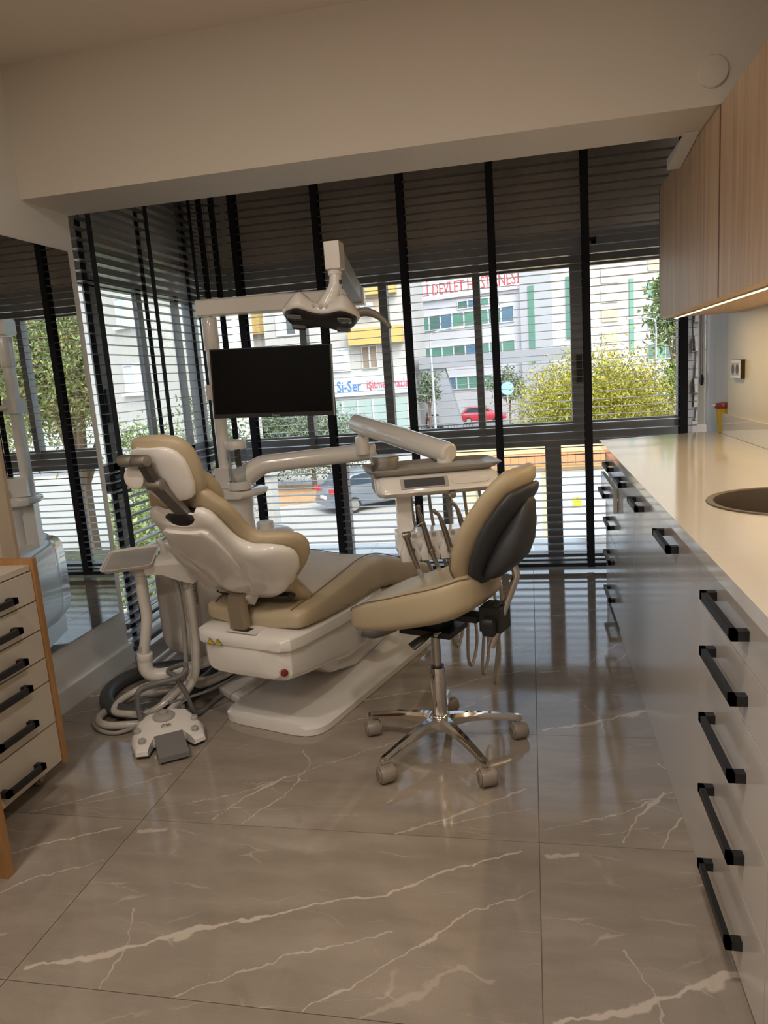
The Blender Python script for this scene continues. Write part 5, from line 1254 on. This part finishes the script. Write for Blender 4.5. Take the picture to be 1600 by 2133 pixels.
# ------------------------------------------------------------------ trees and shrubs
def foliage(b, c, rad, n, size, seed, clump=40, flat=0.0, fill=0.35):
    rnd = random.Random(seed); bm = b.bm; c = Vector(c)
    cl = []
    for k in range(clump):
        d = Vector((rnd.gauss(0, 1), rnd.gauss(0, 1), rnd.gauss(0, 1))).normalized()
        if d.z < -0.75: d.z *= -0.4
        q = rnd.uniform(0.62, 1.0) if rnd.random() > fill else rnd.uniform(0.2, 0.65)
        cl.append((Vector((d.x*rad[0]*q, d.y*rad[1]*q, d.z*rad[2]*q)), rnd.uniform(0.16, 0.30)*min(rad)))
    for k in range(n):
        o, r = cl[k % clump]
        p = c + o + Vector((rnd.gauss(0, 1), rnd.gauss(0, 1), rnd.gauss(0, .8)))*r
        n_ = Vector((rnd.gauss(0, 1), rnd.gauss(0, 1), rnd.gauss(0.5, .7))).normalized()
        x = n_.cross(Vector((rnd.gauss(0, 1), rnd.gauss(0, 1), rnd.gauss(0, 1)))).normalized(); y = n_.cross(x)
        s_ = size*rnd.uniform(.6, 1.3)
        v = [bm.verts.new(p + x*a*s_ + y*e*s_ + n_*h*s_) for a, e, h in ((-1, 0, 0), (0, -.38, .12), (1, 0, 0), (0, .38, .12))]
        bm.faces.new(v)
    return b
def tree(name, label, cat, base, blobs, m, size, seed, trunk=0.12, bark=None):
    t = thing(name, label, cat, base)
    b = B()
    for i, (c, rad, n, k) in enumerate(blobs): foliage(b, c, rad, n, size, seed+i, k)
    f = obj('foliage', b, m, t, 0); f['kind'] = 'stuff'
    c0 = Vector(blobs[0][0]); bs = Vector(base)
    b = B(); mid = bs.lerp(c0, 0.5) + Vector((trunk*0.6, 0, 0))
    b.tube([bs, mid, c0], [trunk, trunk*0.8, trunk*0.4], 8, 3)
    rnd = random.Random(seed)
    for k in range(5):
        e = c0 + Vector((rnd.uniform(-.6, .6)*blobs[0][1][0], rnd.uniform(-.6, .6)*blobs[0][1][1], rnd.uniform(.1, .6)*blobs[0][1][2]))
        b.tube([mid, mid.lerp(e, .5)+Vector((0, 0, .05)), e], [trunk*.5, trunk*.35, trunk*.12], 6)
    obj('trunk', b, mat('bark', (0.14, 0.10, 0.07), 0.9), t)
L_Y = leaf_mat('leaf_yellow_green', (0.14, 0.16, 0.014), (0.46, 0.40, 0.035), (0.58, 0.50, 0.06))
L_G = leaf_mat('leaf_mid_green', (0.05, 0.10, 0.02), (0.22, 0.30, 0.08), (0.34, 0.40, 0.14))
L_D = leaf_mat('leaf_grey_green', (0.06, 0.09, 0.045), (0.17, 0.22, 0.13), (0.25, 0.28, 0.19))
L_R = leaf_mat('leaf_green_and_rust', (0.09, 0.13, 0.035), (0.30, 0.34, 0.11), (0.42, 0.23, 0.12))
tree('round_tree', 'round yellow green tree filling the right window pane', 'tree', (1.9, 22, GZ), [((1.9, 22.0, -0.35), (1.95, 1.9, 1.75), 52000, 420), ((1.9, 22, -1.6), (1.7, 1.6, 1.0), 12000, 120)], L_Y, 0.052, 11, 0.14)
tree('tall_tree', 'tall green tree with rusty seed pods, mirrored in the wall mirror', 'tree', (6.6, 15.5, GZ), [((6.4, 15.5, 1.75), (2.9, 2.2, 1.65), 40000, 280), ((9.6, 17.0, 1.8), (2.6, 2.2, 1.8), 28000, 190), ((5.0, 17.4, 1.4), (1.5, 1.4, 1.3), 12000, 110)], L_R, 0.06, 21, 0.22)
tree('street_tree', 'dark green street tree against the apartment block at right', 'tree', (10.2, 58, GZ), [((10.6, 58, 4.2), (1.9, 1.9, 3.6), 3500, 70), ((11.2, 58, -0.6), (1.5, 1.5, 2.2), 1500, 40)], L_G, 0.22, 31, 0.2)
tree('hedge_bush', 'big leafy bush across the pavement below the monitor', 'bush', (-9.6, 31.0, GZ), [((-9.8, 31.2, -1.5), (2.7, 1.5, 2.0), 14000, 160), ((-11.8, 31.4, -0.9), (1.9, 1.4, 1.8), 6000, 80)], L_D, 0.075, 41)
tree('side_shrub', 'tall green shrub outside the left side window', 'shrub', (-8.2, 15.0, GZ), [((-8.2, 15.0, -0.5), (1.1, 1.0, 1.3), 7000, 90), ((-8.6, 15.2, -2.0), (1.5, 1.3, 1.4), 5000, 50)], L_G, 0.05, 51)
tree('low_shrub', 'light green shrub low outside the left window near the mirror', 'shrub', (-5.6, 9.6, GZ), [((-5.6, 9.6, -1.1), (1.2, 1.1, 1.0), 4000, 70), ((-4.6, 9.9, -1.7), (1.0, 0.9, 0.9), 2200, 40)], leaf_mat('leaf_light_green', (0.10, 0.15, 0.035), (0.25, 0.31, 0.09), (0.36, 0.40, 0.16)), 0.06, 61)
tree('olive_tree', 'grey green olive tree behind the white pole at the window corner', 'tree', (-9.0, 19.5, GZ), [((-8.9, 19.5, -0.3), (1.0, 1.0, 1.4), 2500, 50), ((-9.2, 19.5, -1.9), (1.2, 1.1, 1.2), 2000, 40)], L_D, 0.08, 71)
tree('hospital_tree', 'small round tree left of the slanting pillar', 'tree', (-7.6, 55.6, GZ), [((-7.6, 55.6, 0.1), (1.0, 1.0, 1.7), 1500, 24)], L_D, 0.14, 81)
tree('hospital_tree', 'small round tree under the canopy right of the pillar', 'tree', (-1.6, 56, GZ), [((-1.6, 56, -0.1), (1.4, 1.3, 1.4), 1800, 26)], L_D, 0.14, 91)
